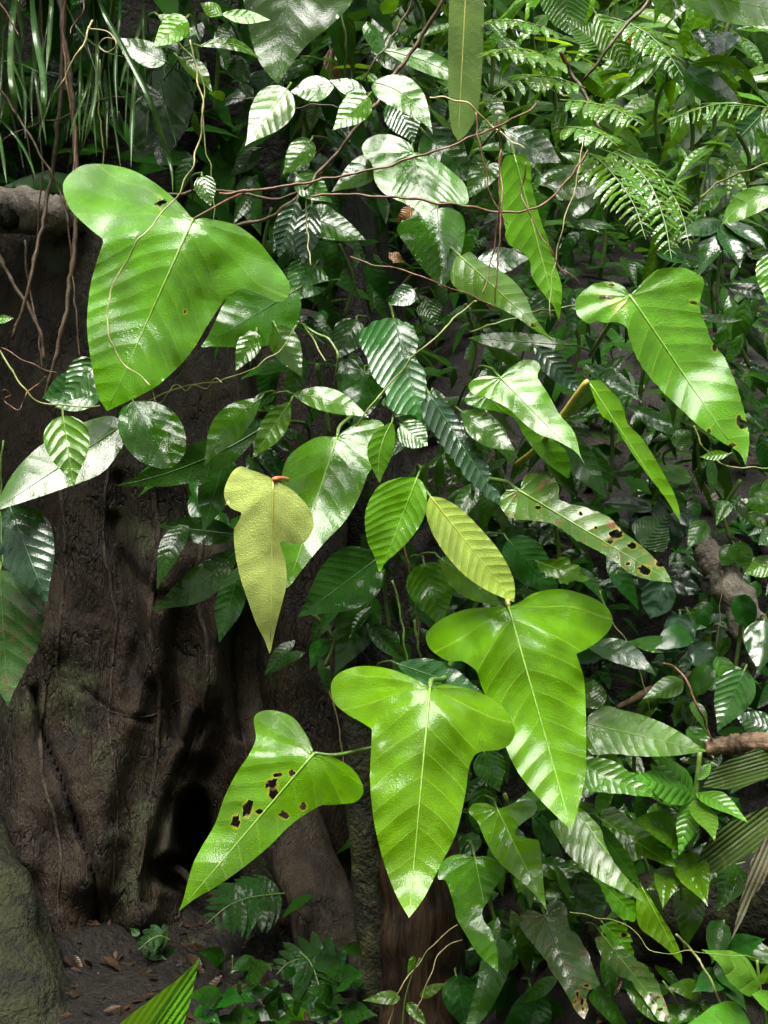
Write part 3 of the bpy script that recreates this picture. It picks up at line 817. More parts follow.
leaf(AH, 'darker glossy leaf hanging directly under the one crossed by the twig', (330, 332), (345, 577), 2.36, 'mid',
     [(310, 320), (270, 330), (222, 370), (205, 400), (230, 440), (270, 500), (315, 550), (345, 577), (372, 545), (400, 480), (415, 400), (402, 350), (360, 330)], frame=R1, ky=0.5, fold=-0.35, nv=9)
leaf('lance_leaf', 'shiny green leaf with a brown fleck reaching toward the right, centre top', (400, 480), (690, 746), 2.2, 'green',
     [(385, 485), (370, 545), (390, 580), (440, 605), (500, 630), (560, 660), (620, 700), (690, 746), (655, 702), (625, 660), (600, 600), (560, 552), (520, 525), (470, 500), (430, 467)], frame=R1, ky=0.5, kx=0.2, fold=-0.25, nv=10, lobed=False, holes=[(625, 692, 9, 5)])
leaf(AH, 'light green wavy leaf hanging long and narrow, right of top centre', (566, 168), (703, 685), 2.3, 'lime',
     [(545, 165), (525, 200), (520, 280), (535, 380), (545, 440), (590, 470), (615, 500), (620, 545), (660, 600), (690, 640), (703, 685), (712, 620), (710, 560), (690, 500), (660, 400), (640, 340), (620, 260), (615, 190), (592, 165)], frame=R1, ky=0.15, fold=0.2, nv=12, lobed=False, ragged=.8)
leaf('ribbed_leaf', 'broad dark leaf with strong white-shining ribs left of centre', (165, 55), (250, 388), 2.28, 'rib',
     [(120, 60), (68, 90), (60, 130), (80, 180), (100, 240), (140, 290), (140, 320), (180, 350), (225, 355), (250, 388), (255, 330), (265, 280), (265, 220), (235, 185), (240, 130), (225, 80)], frame=R2, ky=0.55, kx=0.2, fold=0.1, nv=12, lobed=False, ragged=1.2)
leaf('ribbed_leaf', 'near-black narrow leaf with toothed torn edge and shining ribs at centre', (275, 290), (500, 642), 2.2, 'ribdark',
     [(258, 295), (245, 315), (260, 370), (300, 430), (340, 490), (380, 540), (430, 590), (500, 642), (490, 590), (452, 560), (470, 540), (440, 480), (420, 440), (390, 400), (350, 340), (310, 300)], frame=R2, ky=0.6, kx=0.25, fold=0.25, nv=15, lobed=False, ragged=4)
leaf(AH, 'broad leaf at left edge, upper half silvery with reflected sky, tip pointing left', (124, 424), (-8, 512), 2.18, 'mid',
     [(112, 416), (90, 420), (60, 434), (35, 450), (12, 475), (-8, 512), (30, 500), (65, 488), (100, 474), (117, 455), (126, 437)], ky=0.9, fold=-0.25, nv=9, lobed=False)
leaf('round_leaf', 'rounded dark leaf under the tip of the largest upper-left leaf', (133, 401), (172, 468), 2.2, 'mid',
     [(121, 410), (118, 428), (125, 446), (140, 461), (158, 468), (172, 468), (184, 455), (186, 438), (180, 420), (168, 408), (150, 401)], ky=0.55, fold=-0.15, nv=6)
leaf('lance_leaf', 'bright-veined small leaf hanging in front of the silvery leaf at left edge', (63, 416), (74, 487), 2.0, 'riblime', kind='ovate', w=46, ky=0.5, fold=0.2, nv=6)
leaf('ribbed_leaf', 'dark green ribbed leaf hanging below the silvery leaf at left edge', (10, 507), (48, 605), 2.15, 'ribdark', kind='ovate', w=62, ky=0.4, fold=-0.2, nv=9)
leaf('oval_leaf', 'mottled brownish-green leaf at the left edge in front of the trunk', (0, 570), (8, 708), 2.2, 'mottled', kind='ovate', w=84, ky=0.25, fold=-0.15, nv=8, ragged=.6)
leaf(AH, 'glossy pointed leaf with a dark upper lobe, right of the big bright leaf', (75, 475), (532, 580), 2.25, 'green',
     [(78, 445), (110, 425), (150, 405), (200, 420), (280, 440), (370, 475), (450, 520), (500, 560), (532, 580), (470, 590), (380, 600), (270, 600), (170, 590), (100, 595), (72, 560)], frame=R5, ky=1.0, fold=-0.1, nv=10, lobed=False)
leaf('torn_leaf', 'green leaf with a torn-off ragged end right of the big bright leaf', (60, 640), (330, 757), 2.2, 'green',
     [(75, 602), (120, 606), (160, 612), (240, 660, 1), (270, 668, 1), (245, 690, 1), (310, 715), (330, 757), (260, 752), (200, 745), (120, 738), (60, 728)], frame=R5, ky=0.7, nv=9, lobed=False, ragged=.6)
leaf(AH, 'two-lobed glossy leaf below the gap between the two big bright leaves', (297, 112), (487, 502), 2.1, 'fresh',
     [(270, 95), (235, 88), (200, 95), (188, 125), (220, 160), (250, 230), (290, 300), (340, 350), (400, 400), (450, 450), (487, 502), (478, 440), (470, 350), (462, 260), (455, 230, 1), (410, 222), (368, 212), (368, 190), (400, 160), (440, 130), (448, 95), (420, 78), (370, 85), (322, 104)], frame=R7, ky=0.6, fold=-0.12, nv=8)
leaf(AH, 'long leaf with a broad white shine running down right from the big leaf tip', (22, 105), (302, 478), 2.12, 'green',
     [(5, 120), (-30, 150), (-70, 165), (-30, 240), (0, 285), (70, 350), (150, 400), (250, 448), (302, 478), (275, 430), (230, 380), (180, 320), (140, 240), (125, 185), (80, 135), (50, 108)], frame=R6, ky=0.95, kx=0.1, fold=-0.15, nv=10, lobed=False)
leaf('lance_leaf', 'plain green pointed leaf tip hanging below the long white-shining leaf', (285, 415), (438, 707), 2.2, 'fresh',
     [(266, 418), (262, 470), (272, 560), (330, 610), (380, 650), (438, 707), (435, 670), (400, 590), (350, 510), (312, 445)], frame=R6, ky=0.2, fold=0.15, nv=8, lobed=False)
leaf('torn_leaf', 'wavy light green leaf with eaten edge behind the long white-shining leaf', (90, 362), (271, 532), 2.22, 'green',
     [(100, 385), (120, 402), (150, 470), (190, 520), (240, 548), (271, 532), (260, 470), (200, 430), (140, 390)], frame=R6, ky=0.2, nv=8, lobed=False, ragged=1.5)
leaf(AH, 'shining leaf with several pointed tears at its right end, lower right', (125, 150), (418, 336), 2.3, 'green',
     [(130, 115), (170, 100), (200, 120), (260, 165), (330, 205), (392, 226, 1), (350, 242, 1), (380, 270), (398, 300), (418, 336), (370, 325), (300, 300), (240, 312), (200, 270), (150, 225)], frame=R6, ky=0.9, fold=-0.1, nv=10, lobed=False)
leaf('lance_leaf', 'matte dark leaf wedged between the two shining leaves at lower right', (115, 185), (268, 392), 2.26, 'mid',
     [(98, 198), (120, 240), (180, 320), (230, 372), (268, 392), (262, 350), (240, 300), (200, 240), (145, 180)], frame=R6, ky=0.0, kx=-0.2, nv=8, lobed=False)
leaf(AH, 'shining leaf with a wavy waist hanging right of the lowest big bright leaf', (210, 297), (300, 737), 2.15, 'green',
     [(180, 287), (130, 288), (90, 310), (70, 350), (72, 382), (100, 390), (130, 480), (140, 530), (180, 600), (220, 665), (260, 705), (300, 737), (297, 660), (275, 580), (245, 540), (240, 500), (265, 460), (290, 410), (320, 370), (325, 340), (290, 305), (245, 292)], frame=R7, ky=0.6, fold=-0.3, nv=9, wave=.05)
leaf('lance_leaf', 'dull green leaf hanging to the bottom edge below the wavy-waisted leaf', (297, 603), (200, 960), 2.25, 'mid',
     [(270, 640), (235, 690), (220, 780), (200, 850), (180, 937), (200, 960), (250, 910), (300, 830), (340, 740), (357, 670), (335, 622)], frame=R7, ky=0.5, fold=-.25, nv=9, lobed=False)
leaf(AH, 'reddish-brown blotched leaf with a rusty, holed tip at bottom right of centre', (480, 522), (632, 920), 2.16, 'mottled',
     [(465, 512), (430, 498), (390, 510), (378, 550), (400, 590), (450, 650), (510, 740), (560, 820), (600, 890), (632, 920), (645, 880), (640, 820), (690, 785), (670, 730), (640, 650), (600, 590), (572, 555), (560, 480), (520, 460), (488, 480)], frame=R7, ky=0.6, fold=-0.25, nv=10,
     holes=[(622, 850, 6, 12), (605, 822, 5, 8), (640, 790, 9, 4), (598, 850, 3, 5), (625, 880, 4, 6)], ragged=1.0)
leaf('lance_leaf', 'plain leaf tip pointing down right out of the bottom, beside the rusty-tipped leaf', (670, 800), (800, 965), 2.3, 'mid', [(648, 840), (700, 900), (750, 950), (800, 965), (790, 930), (745, 850), (695, 790)], frame=R7, ky=0.3, nv=7, lobed=False)
leaf(AH, 'long leaf with a lacy dead brown end at the bottom edge, right of centre', (130, 592), (388, 922), 2.25, 'sick',
     [(100, 610), (130, 680), (180, 740), (230, 770), (260, 800), (310, 870), (350, 925), (388, 922), (380, 870), (350, 790), (310, 720), (265, 690), (200, 630)], frame=R6, ky=0.6, fold=-0.1, nv=9, lobed=False, ragged=1.5, holes=[(330, 850, 8, 14, .5), (355, 880, 9, 6), (318, 825, 6, 8), (345, 835, 6, 5)])
leaf('torn_leaf', 'ragged green leaf scrap with a row of holes under the thin straw vine', (130, 545), (255, 680), 2.19, 'green', [(120, 575), (150, 610), (200, 640), (255, 680), (245, 630), (235, 580), (215, 545), (170, 535)], frame=R6, ky=0.2, nv=6, lobed=False, ragged=2.5, holes=[(215, 595, 12, 7), (200, 550, 9, 5)])
leaf('strap_leaf', 'lime spear-shaped leaf tip rising into the bottom left corner', (118, 1075), (200, 957), 1.5, 'spear', [(95, 1050), (122, 1022), (150, 1000), (180, 977), (200, 957), (194, 985), (188, 1010), (180, 1030), (160, 1060)], ky=-0.3, fold=0.35, nv=3, lobed=False, wave=.01)
leaf('strap_leaf', 'long hanging pale green strap speckled with rain at top, right of centre', (468, -50), (458, 141), 2.4, 'speckle', [(452, -30), (449, 10), (448, 60), (449, 110), (452, 130), (458, 141), (468, 132), (478, 110), (482, 70), (484, 10), (482, -35)], ky=0.1, fold=0.1, nv=4, lobed=False)
leaf('broad_leaf', 'big green leaf coming down from the top edge left of centre', (296, -75), (278, 84), 2.45, 'mid', [(262, -60), (243, -20), (247, 20), (255, 52), (266, 72), (278, 84), (290, 66), (308, 44), (330, 26), (352, 2), (362, -30), (340, -60)], ky=0.12, fold=-0.1, nv=9, lobed=False)
leaf('broad_leaf', 'large dim blue-green leaf hanging in shade at upper left', (166, 62), (160, 169), 2.9, 'blue', [(150, 66), (138, 90), (133, 120), (131, 150), (140, 158), (152, 153), (160, 169), (172, 150), (186, 130), (195, 105), (192, 80), (180, 66)], ky=0.1, nv=9, lobed=False, ragged=1)

# kind, label, base, tip, width, depth, material, options
SMALL = [
    ('ovate', 'small lime leaf at the top left, tip pointing down left', (186, 18), (152, 48), 28, 2.25, 'lime', dict(ky=.5)),
    ('lance', 'tiny lime leaf at the top left, pointing right', (222, 14), (271, 20), 14, 2.2, 'lime', dict(ky=.8)),
    ('lance', 'tiny lime leaf at the top left, pointing up', (222, 15), (200, 3), 15, 2.2, 'lime', dict(ky=.3)),
    ('ovate', 'shiny mid-green leaf at upper left pointing left, over the dim broad leaf', (165, 62), (112, 37), 25, 2.4, 'mid', dict(ky=.7)),
    ('lance', 'narrow green leaf at upper left drooping right', (178, 57), (212, 92), 17, 2.35, 'green', dict(bend=-.1)),
    ('lance', 'thin arched green leaf at upper left under the lime ones', (199, 46), (262, 61), 12, 2.3, 'green', dict(bend=-.15)),
    ('lance', 'narrow light green leaf beside the small lime leaf at upper left', (158, 15), (199, 36), 15, 2.33, 'green', {}),
    ('ovate', 'pale shining oval leaf hanging left of top centre', (287, 89), (245, 146), 42, 2.2, 'green', dict(ky=.9, kx=.2, fold=-.1)),
    ('lance', 'silvery small leaf pointing left, right of the pale oval leaf', (334, 86), (290, 92), 26, 2.3, 'mid', dict(ky=1.2)),
    ('ovate', 'small bright leaf pointing down left, left of the long branch', (368, 96), (332, 131), 30, 2.22, 'green', dict(ky=.6)),
    ('lance', 'flat green leaf lying above the small bright leaf by the long branch', (366, 93), (329, 80), 17, 2.3, 'mid', dict(ky=.8)),
    ('ovate', 'bright arched leaf at top centre, tip hanging to the right', (374, 82), (433, 134), 34, 2.2, 'green', dict(bend=-.14, ky=.8)),
    ('lance', 'long green leaf reaching right behind the speckled strap', (384, 50), (484, 94), 22, 2.45, 'green', dict(bend=-.06, ky=.7)),
    ('lance', 'upright green leaf above the long branch at top centre', (392, 70), (372, 18), 26, 2.6, 'mid', {}),
    ('lance', 'ribbed dim leaf hanging behind the bright arched leaf at top centre', (394, 92), (414, 143), 38, 2.5, 'rib', dict(nv=11)),
    ('ovate', 'shaded leaf behind the glossy one crossed by the twig', (425, 133), (474, 182), 44, 2.5, 'dark', {}),
    ('heart', 'small rounded dim leaf left of the light green wavy leaf', (487, 165), (466, 200), 32, 2.45, 'mid', {}),
    ('lance', 'small leaf pointing right toward the curled stub, in the dark ribbed group', (461, 411), (516, 452), 30, 2.18, 'mid', dict(ky=.8, nv=9)),
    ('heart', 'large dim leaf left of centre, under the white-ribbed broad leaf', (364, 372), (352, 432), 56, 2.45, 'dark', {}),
    ('lance', 'curled shining leaf rolled down over the white-shining leaf', (392, 422), (380, 484), 26, 2.12, 'green', dict(kx=.7, bend=.1)),
    ('round', 'small rounded shining leaf right of the curled rolled leaf', (401, 425), (428, 446), 28, 2.18, 'mid', dict(ky=1.1)),
    ('lance', 'bright narrow leaf pointing right above the white-shining leaf', (293, 394), (370, 418), 24, 2.12, 'green', dict(ky=.9, bend=-.06)),
    ('lance', 'narrow green leaf hanging left of centre beside the bright narrow one', (290, 402), (252, 459), 26, 2.16, 'green', dict(ky=.5)),
    ('lance', 'green leaf with a long curved tip, under the largest upper-left leaf', (260, 399), (204, 466), 32, 2.22, 'mid', dict(ky=.6, bend=.08)),
    ('ovate', 'small shining leaf with a drip tip right of the largest upper-left leaf', (276, 327), (303, 379), 30, 2.12, 'mid', dict(ky=.6)),
    ('ovate', 'little leaf dangling under the largest upper-left leaf, right side', (256, 332), (235, 372), 24, 2.16, 'mid', dict(ky=.7)),
    ('ovate', 'dark bluish shining leaf behind the largest upper-left leaf', (296, 290), (200, 348), 72, 2.3, 'mid', dict(ky=.35, fold=-.1)),
    ('ovate', 'dim leaf arching over, right of the largest upper-left leaf lobe', (316, 264), (292, 302), 44, 2.4, 'mid', dict(ky=.5)),
    ('heart', 'flat dark heart-shaped leaf below the crossing twigs, left of top centre', (318, 220), (366, 240), 34, 2.45, 'mid', dict(ky=.5)),
    ('ovate', 'greyish shining leaf hanging from the horizontal twig, left of top centre', (297, 175), (333, 203), 28, 2.3, 'mid', dict(ky=.5)),
    ('ovate', 'green leaf pointing down left under the long branch', (378, 160), (331, 192), 28, 2.32, 'mid', dict(ky=.6)),
    ('lance', 'dark ribbed leaf, left one of the shining pair left of top centre', (297, 200), (278, 258), 28, 2.4, 'ribdark', dict(ky=.3, nv=9)),
    ('lance', 'dark ribbed leaf, right one of the shining pair left of top centre', (312, 203), (302, 266), 26, 2.38, 'ribdark', dict(ky=.3, nv=9)),
    ('ovate', 'dark wet leaf under the silvery small leaf, left of top centre', (311, 140), (282, 176), 27, 2.4, 'mid', dict(ky=.4)),
    ('ovate', 'small hanging leaf just above the largest upper-left leaf', (202, 176), (211, 207), 22, 2.1, 'mid', dict(ky=.4)),
    ('ovate', 'ribbed leaf edge showing left of the largest upper-left leaf tip', (98, 362), (63, 403), 40, 2.2, 'rib', dict(ky=.6)),
    ('round', 'dim leaf in shade behind the largest upper-left leaf tip', (102, 384), (42, 398), 42, 2.35, 'dark', {}),
    ('lance', 'tip of a small leaf entering at the left edge', (-8, 320), (14, 318), 9, 2.1, 'green', dict(ky=.8)),
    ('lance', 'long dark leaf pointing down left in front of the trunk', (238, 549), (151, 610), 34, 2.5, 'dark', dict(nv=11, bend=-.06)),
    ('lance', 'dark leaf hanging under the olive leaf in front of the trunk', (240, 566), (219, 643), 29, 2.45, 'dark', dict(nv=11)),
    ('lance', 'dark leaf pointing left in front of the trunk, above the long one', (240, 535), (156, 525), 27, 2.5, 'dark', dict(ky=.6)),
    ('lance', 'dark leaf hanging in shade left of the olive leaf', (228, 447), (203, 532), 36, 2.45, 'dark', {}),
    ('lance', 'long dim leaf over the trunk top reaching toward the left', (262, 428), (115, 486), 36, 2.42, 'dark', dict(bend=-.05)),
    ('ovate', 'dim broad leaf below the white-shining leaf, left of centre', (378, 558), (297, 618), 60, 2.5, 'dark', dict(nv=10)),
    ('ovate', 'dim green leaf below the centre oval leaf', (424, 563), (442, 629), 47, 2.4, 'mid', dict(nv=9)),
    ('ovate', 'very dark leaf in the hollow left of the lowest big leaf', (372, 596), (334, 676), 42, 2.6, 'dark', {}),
    ('lance', 'grey shining leaf edge behind the lobes of the lowest big leaf', (398, 664), (484, 693), 32, 2.1, 'blue', dict(ky=.55)),
    ('lance', 'leaf edge under the pale ribbed leaf at centre', (440, 558), (503, 608), 32, 2.28, 'mid', dict(ky=.6, nv=9)),
    ('ovate', 'dark leaf in shade below the tattered holed leaf', (508, 540), (562, 600), 42, 2.4, 'dark', dict(nv=10)),
    ('lance', 'torn bright scrap of leaf below the tattered holed leaf', (538, 562), (591, 580), 24, 2.35, 'green', dict(ragged=3, nv=6)),
    ('ovate', 'grey-green ribbed leaf standing behind the tattered leaf tip', (642, 545), (668, 514), 42, 2.7, 'rib', dict(ky=.6, nv=9)),
    ('round', 'round black-green shining leaf, uppermost of the wet group at right', (664, 582), (650, 619), 34, 2.7, 'ribdark', dict(nv=3, ky=.4)),
    ('round', 'oval black-green leaf with curved shining veins in the wet group at right', (680, 614), (680, 653), 32, 2.65, 'ribdark', dict(nv=3, ky=.5)),
    ('ovate', 'plain dark green leaf behind the oval veined one at right', (688, 611), (712, 645), 28, 2.75, 'mid', dict(ky=.2)),
    ('ovate', 'black-green leaf with lengthwise shining veins pointing down right', (691, 644), (725, 677), 27, 2.65, 'ribdark', dict(nv=3, ky=.7)),
    ('ovate', 'smallest round dark leaf at the bottom of the wet group at right', (686, 654), (684, 676), 14, 2.6, 'ribdark', dict(nv=3)),
    ('lance', 'plain green leaf lying level in the wet group at right', (681, 646), (625, 642), 17, 2.6, 'mid', dict(ky=.7)),
    ('lance', 'pale shining leaf with a long hooked tip right of the big bright lobe', (586, 645), (657, 676), 24, 2.3, 'blue', dict(ky=1.1, bend=-.1)),
    ('ovate', 'silvery veined leaf hanging at the right edge', (764, 621), (759, 673), 38, 2.55, 'blue', dict(ky=.8, nv=4)),
    ('ovate', 'silvery ribbed leaf with a hooked tip below the edge one at right', (744, 671), (717, 733), 40, 2.4, 'rib', dict(ky=.7, nv=9)),
    ('ovate', 'grey leaf lying low beside the dry stalk at right', (770, 729), (734, 714), 26, 2.5, 'blue', dict(ky=.9)),
    ('round', 'mid-green leaf pointing down right on the soil bank at right', (734, 544), (750, 569), 24, 2.9, 'mid', {}),
    ('round', 'mid-green leaf pointing down left on the soil bank at right', (733, 546), (722, 566), 20, 2.88, 'mid', {}),
    ('lance', 'pale leaf pointing left at the right edge, middle height', (778, 560), (744, 574), 22, 2.6, 'green', dict(ky=1.0)),
    ('lance', 'shining narrow leaf at the right edge above the pale one', (778, 529), (758, 545), 18, 2.6, 'blue', dict(ky=1.1)),
    ('lance', 'dim leaf pointing left in the dark at right, middle height', (778, 511), (740, 499), 16, 2.7, 'mid', dict(ky=.8)),
    ('round', 'small round leaf lit in the dark left of the holed lime tip', (675, 446), (691, 430), 20, 2.6, 'mid', {}),
    ('lance', 'small pale leaf on the green vine under the bitten lime tip', (729, 454), (699, 457), 10, 2.3, 'green', dict(ky=.6)),
    ('round', 'dark upper lobe leaf above the glossy pointed leaf right of the big bright one', (590, 708), (594, 679), 30, 2.35, 'mid', dict(ky=.7)),
    ('ovate', 'small bright leaf showing low between the shining leaves at bottom', (524, 876), (518, 894), 17, 2.3, 'green', {}),
    ('round', 'dim leaf behind the wavy leaf with eaten edge at bottom', (572, 876), (604, 917), 50, 2.4, 'dark', dict(ky=.7)),
    ('ovate', 'dark wet leaf at the bottom edge right of the rotten stump', (456, 975), (468, 1034), 36, 2.35, 'dark', dict(ky=.6)),
    ('lance', 'dark wet leaf standing at the bottom edge under the rusty-tipped leaf', (530, 985), (545, 1042), 30, 2.4, 'dark', dict(ky=.6)),
    ('lance', 'little leaf tip just right of the big bright leaf point', (578, 806), (594, 805), 8, 2.25, 'green', {}),
    ('ovate', 'dark shining leaf behind the waist of the two big bright leaves', (484, 752), (500, 793), 32, 2.25, 'blue', dict(ky=.8)),
    ('strap', 'dull grey-green leaf hanging in shade beside the lowest big leaf', (486, 786), (478, 834), 28, 2.35, 'dark', {}),
    ('strap', 'long shining leaf lying along the top right corner', (678, -12), (800, 16), 44, 2.5, 'green', dict(ky=1.1)),
    ('strap', 'dark glossy leaf hanging from the top edge toward the right', (668, -40), (674, 20), 46, 2.6, 'mid', dict(ky=.8)),
    ('heart', 'grey-green shiny lobed leaf under the top right corner', (716, 34), (713, 56), 50, 2.6, 'blue', dict(ky=1.0)),
    ('strap', 'long glossy leaf pointing down right, upper right', (666, 60), (742, 108), 30, 2.6, 'mid', dict(ky=1.0, fold=-.2)),
    ('strap', 'bright arched strap leaf curving down at the upper right', (692, 64), (760, 96), 14, 2.55, 'lime', dict(bend=-.22, ky=.4)),
    ('strap', 'large dim ribbed leaf slanting down left, upper right', (764, 112), (684, 196), 50, 2.9, 'rib', dict(ky=.4, nv=16, fold=.25)),
    ('lance', 'white-striped leaf pointing down right, right of top centre', (596, 14), (631, 70), 34, 2.6, 'riblime', dict(nv=12, ky=.5)),
    ('lance', 'white-striped bright leaf pointing left, right of top centre', (606, 48), (566, 20), 26, 2.65, 'riblime', dict(nv=12, ky=.8)),
    ('lance', 'small bright yellow leaf near the slanting branch, upper right', (642, 38), (620, 38), 12, 2.6, 'yellow', {}),
    ('strap', 'backlit lime leaf behind the slanting branch, upper right', (632, 84), (582, 84), 28, 2.8, 'lime', dict(ky=.2)),
    ('lance', 'narrow folded leaf slanting down left, upper right', (658, 61), (614, 100), 10, 2.5, 'green', dict(fold=.5)),
    ('strap', 'broad ribbed lime leaf coming down from the top edge, right of centre', (558, -40), (572, 36), 50, 2.8, 'riblime', dict(nv=14)),
    ('strap', 'bright lime leaf pointing left at the right edge, upper third', (780, 193), (722, 224), 26, 2.3, 'riblime', dict(ky=.8, bend=.1, nv=3)),
    ('ovate', 'green leaf cut by the right edge, upper third', (776, 254), (768, 306), 36, 2.2, 'green', {}),
    ('lance', 'thin flat leaf lying right of the stained lime leaf', (702, 318), (744, 320), 9, 2.5, 'mid', dict(ky=.8)),
    ('strap', 'broad dark leaf lying level, left of the stained lime leaf', (566, 345), (468, 338), 18, 2.5, 'mid', dict(ky=1.0)),
    ('lance', 'dark glossy leaf right of the light wavy leaf, under the twigs', (505, 130), (562, 163), 34, 2.42, 'blue', dict(ky=.9)),
    ('lance', 'green leaf lying right of the light wavy leaf', (536, 190), (610, 184), 26, 2.5, 'mid', dict(ky=.9)),
    ('lance', 'tooth-edged grey-green leaf behind the light wavy leaf tip', (476, 262), (530, 258), 26, 2.45, 'blue', dict(ky=1.0)),
    ('ovate', 'small pale wet leaf left of the white-ribbed broad leaf top', (414, 290), (388, 305), 22, 2.25, 'blue', dict(ky=.9)),
    ('ovate', 'dim ribbed leaf hanging above the white-ribbed broad leaf', (426, 300), (436, 326), 26, 2.35, 'rib', dict(ky=.5)),
    ('lance', 'dark ribbed narrow leaf behind the glossy pointed leaf, right of centre', (534, 345), (584, 395), 24, 2.45, 'ribdark', dict(ky=.35, nv=10)),
    ('lance', 'dim long leaf hanging in the dark right of the folded leaf stalk', (560, 430), (608, 500), 28, 2.6, 'dark', {}),
    ('ovate', 'dark leaf in shade left of the white-ribbed broad leaf', (356, 320), (338, 360), 34, 2.5, 'dark', {}),
    ('lance', 'small curled brown dead leaf caught in the twigs at top centre', (402, 262), (388, 252), 12, 2.2, 'brownleaf', dict(curl=1.2, ragged=1)),
    ('ovate', 'dark reddish curled leaf under the crossing twig at top centre', (412, 208), (396, 222), 12, 2.2, 'brownleaf', dict(curl=1.5)),
    ('lance', 'big brown dead leaf hanging behind the stems at top centre', (330, 48), (344, 82), 26, 2.8, 'brownleaf', dict(curl=.6, ragged=1)),
    ('lance', 'tan dead leaf scrap left of centre above the trunk', (272, 402), (250, 420), 18, 2.6, 'dead', dict(curl=.5, mr=False)),
]
KN = {'ovate': 'oval_leaf', 'lance': 'lance_leaf', 'round': 'round_leaf', 'heart': 'heart_leaf', 'strap': 'strap_leaf'}
for kind, label, b_, t_, w_, d_, mt_, kw in SMALL:
    kw = dict(kw)
    kw['ky'] = kw.get('ky', .45) * random.uniform(.45, .85)
    kw.setdefault('fold', random.choice((.12, .2, -.15)))
    kw.setdefault('wave', .035)
    leaf(KN[kind], label, b_, t_, d_, mt_, kind=kind, w=w_, **kw)

# dead and living palm fronds at lower right
leaf('palm_frond', 'striped olive palm frond sweeping in from the right edge, lower right', (790, 800), (694, 874), 2.3, 'frond', [(768, 806), (740, 818), (718, 830), (702, 850), (694, 874), (712, 874), (740, 860), (768, 846), (790, 835)], ky=.5, nv=2, lobed=False, ragged=1, mr=False, pet=[(30, -10, .1), (60, -10, .3)])
leaf('palm_frond', 'striped olive palm frond above the larger one at the right edge', (795, 760), (702, 787), 2.42, 'frond', [(768, 748), (740, 755), (716, 768), (702, 787), (735, 789), (768, 778), (795, 772)], ky=.7, nv=2, lobed=False, mr=False, pet=[(30, -10, .1), (60, -10, .3)])
leaf('palm_frond', 'narrow grey-brown dead frond hanging at the right edge, lower right', (780, 828), (731, 941), 2.2, 'dead', [(764, 838), (752, 860), (744, 885), (738, 912), (731, 941), (745, 915), (752, 897), (760, 890), (772, 868), (786, 850)], ky=.2, nv=2, lobed=False, ragged=1.5, mr=False, pet=[(20, -20, .1), (40, -30, .3)])
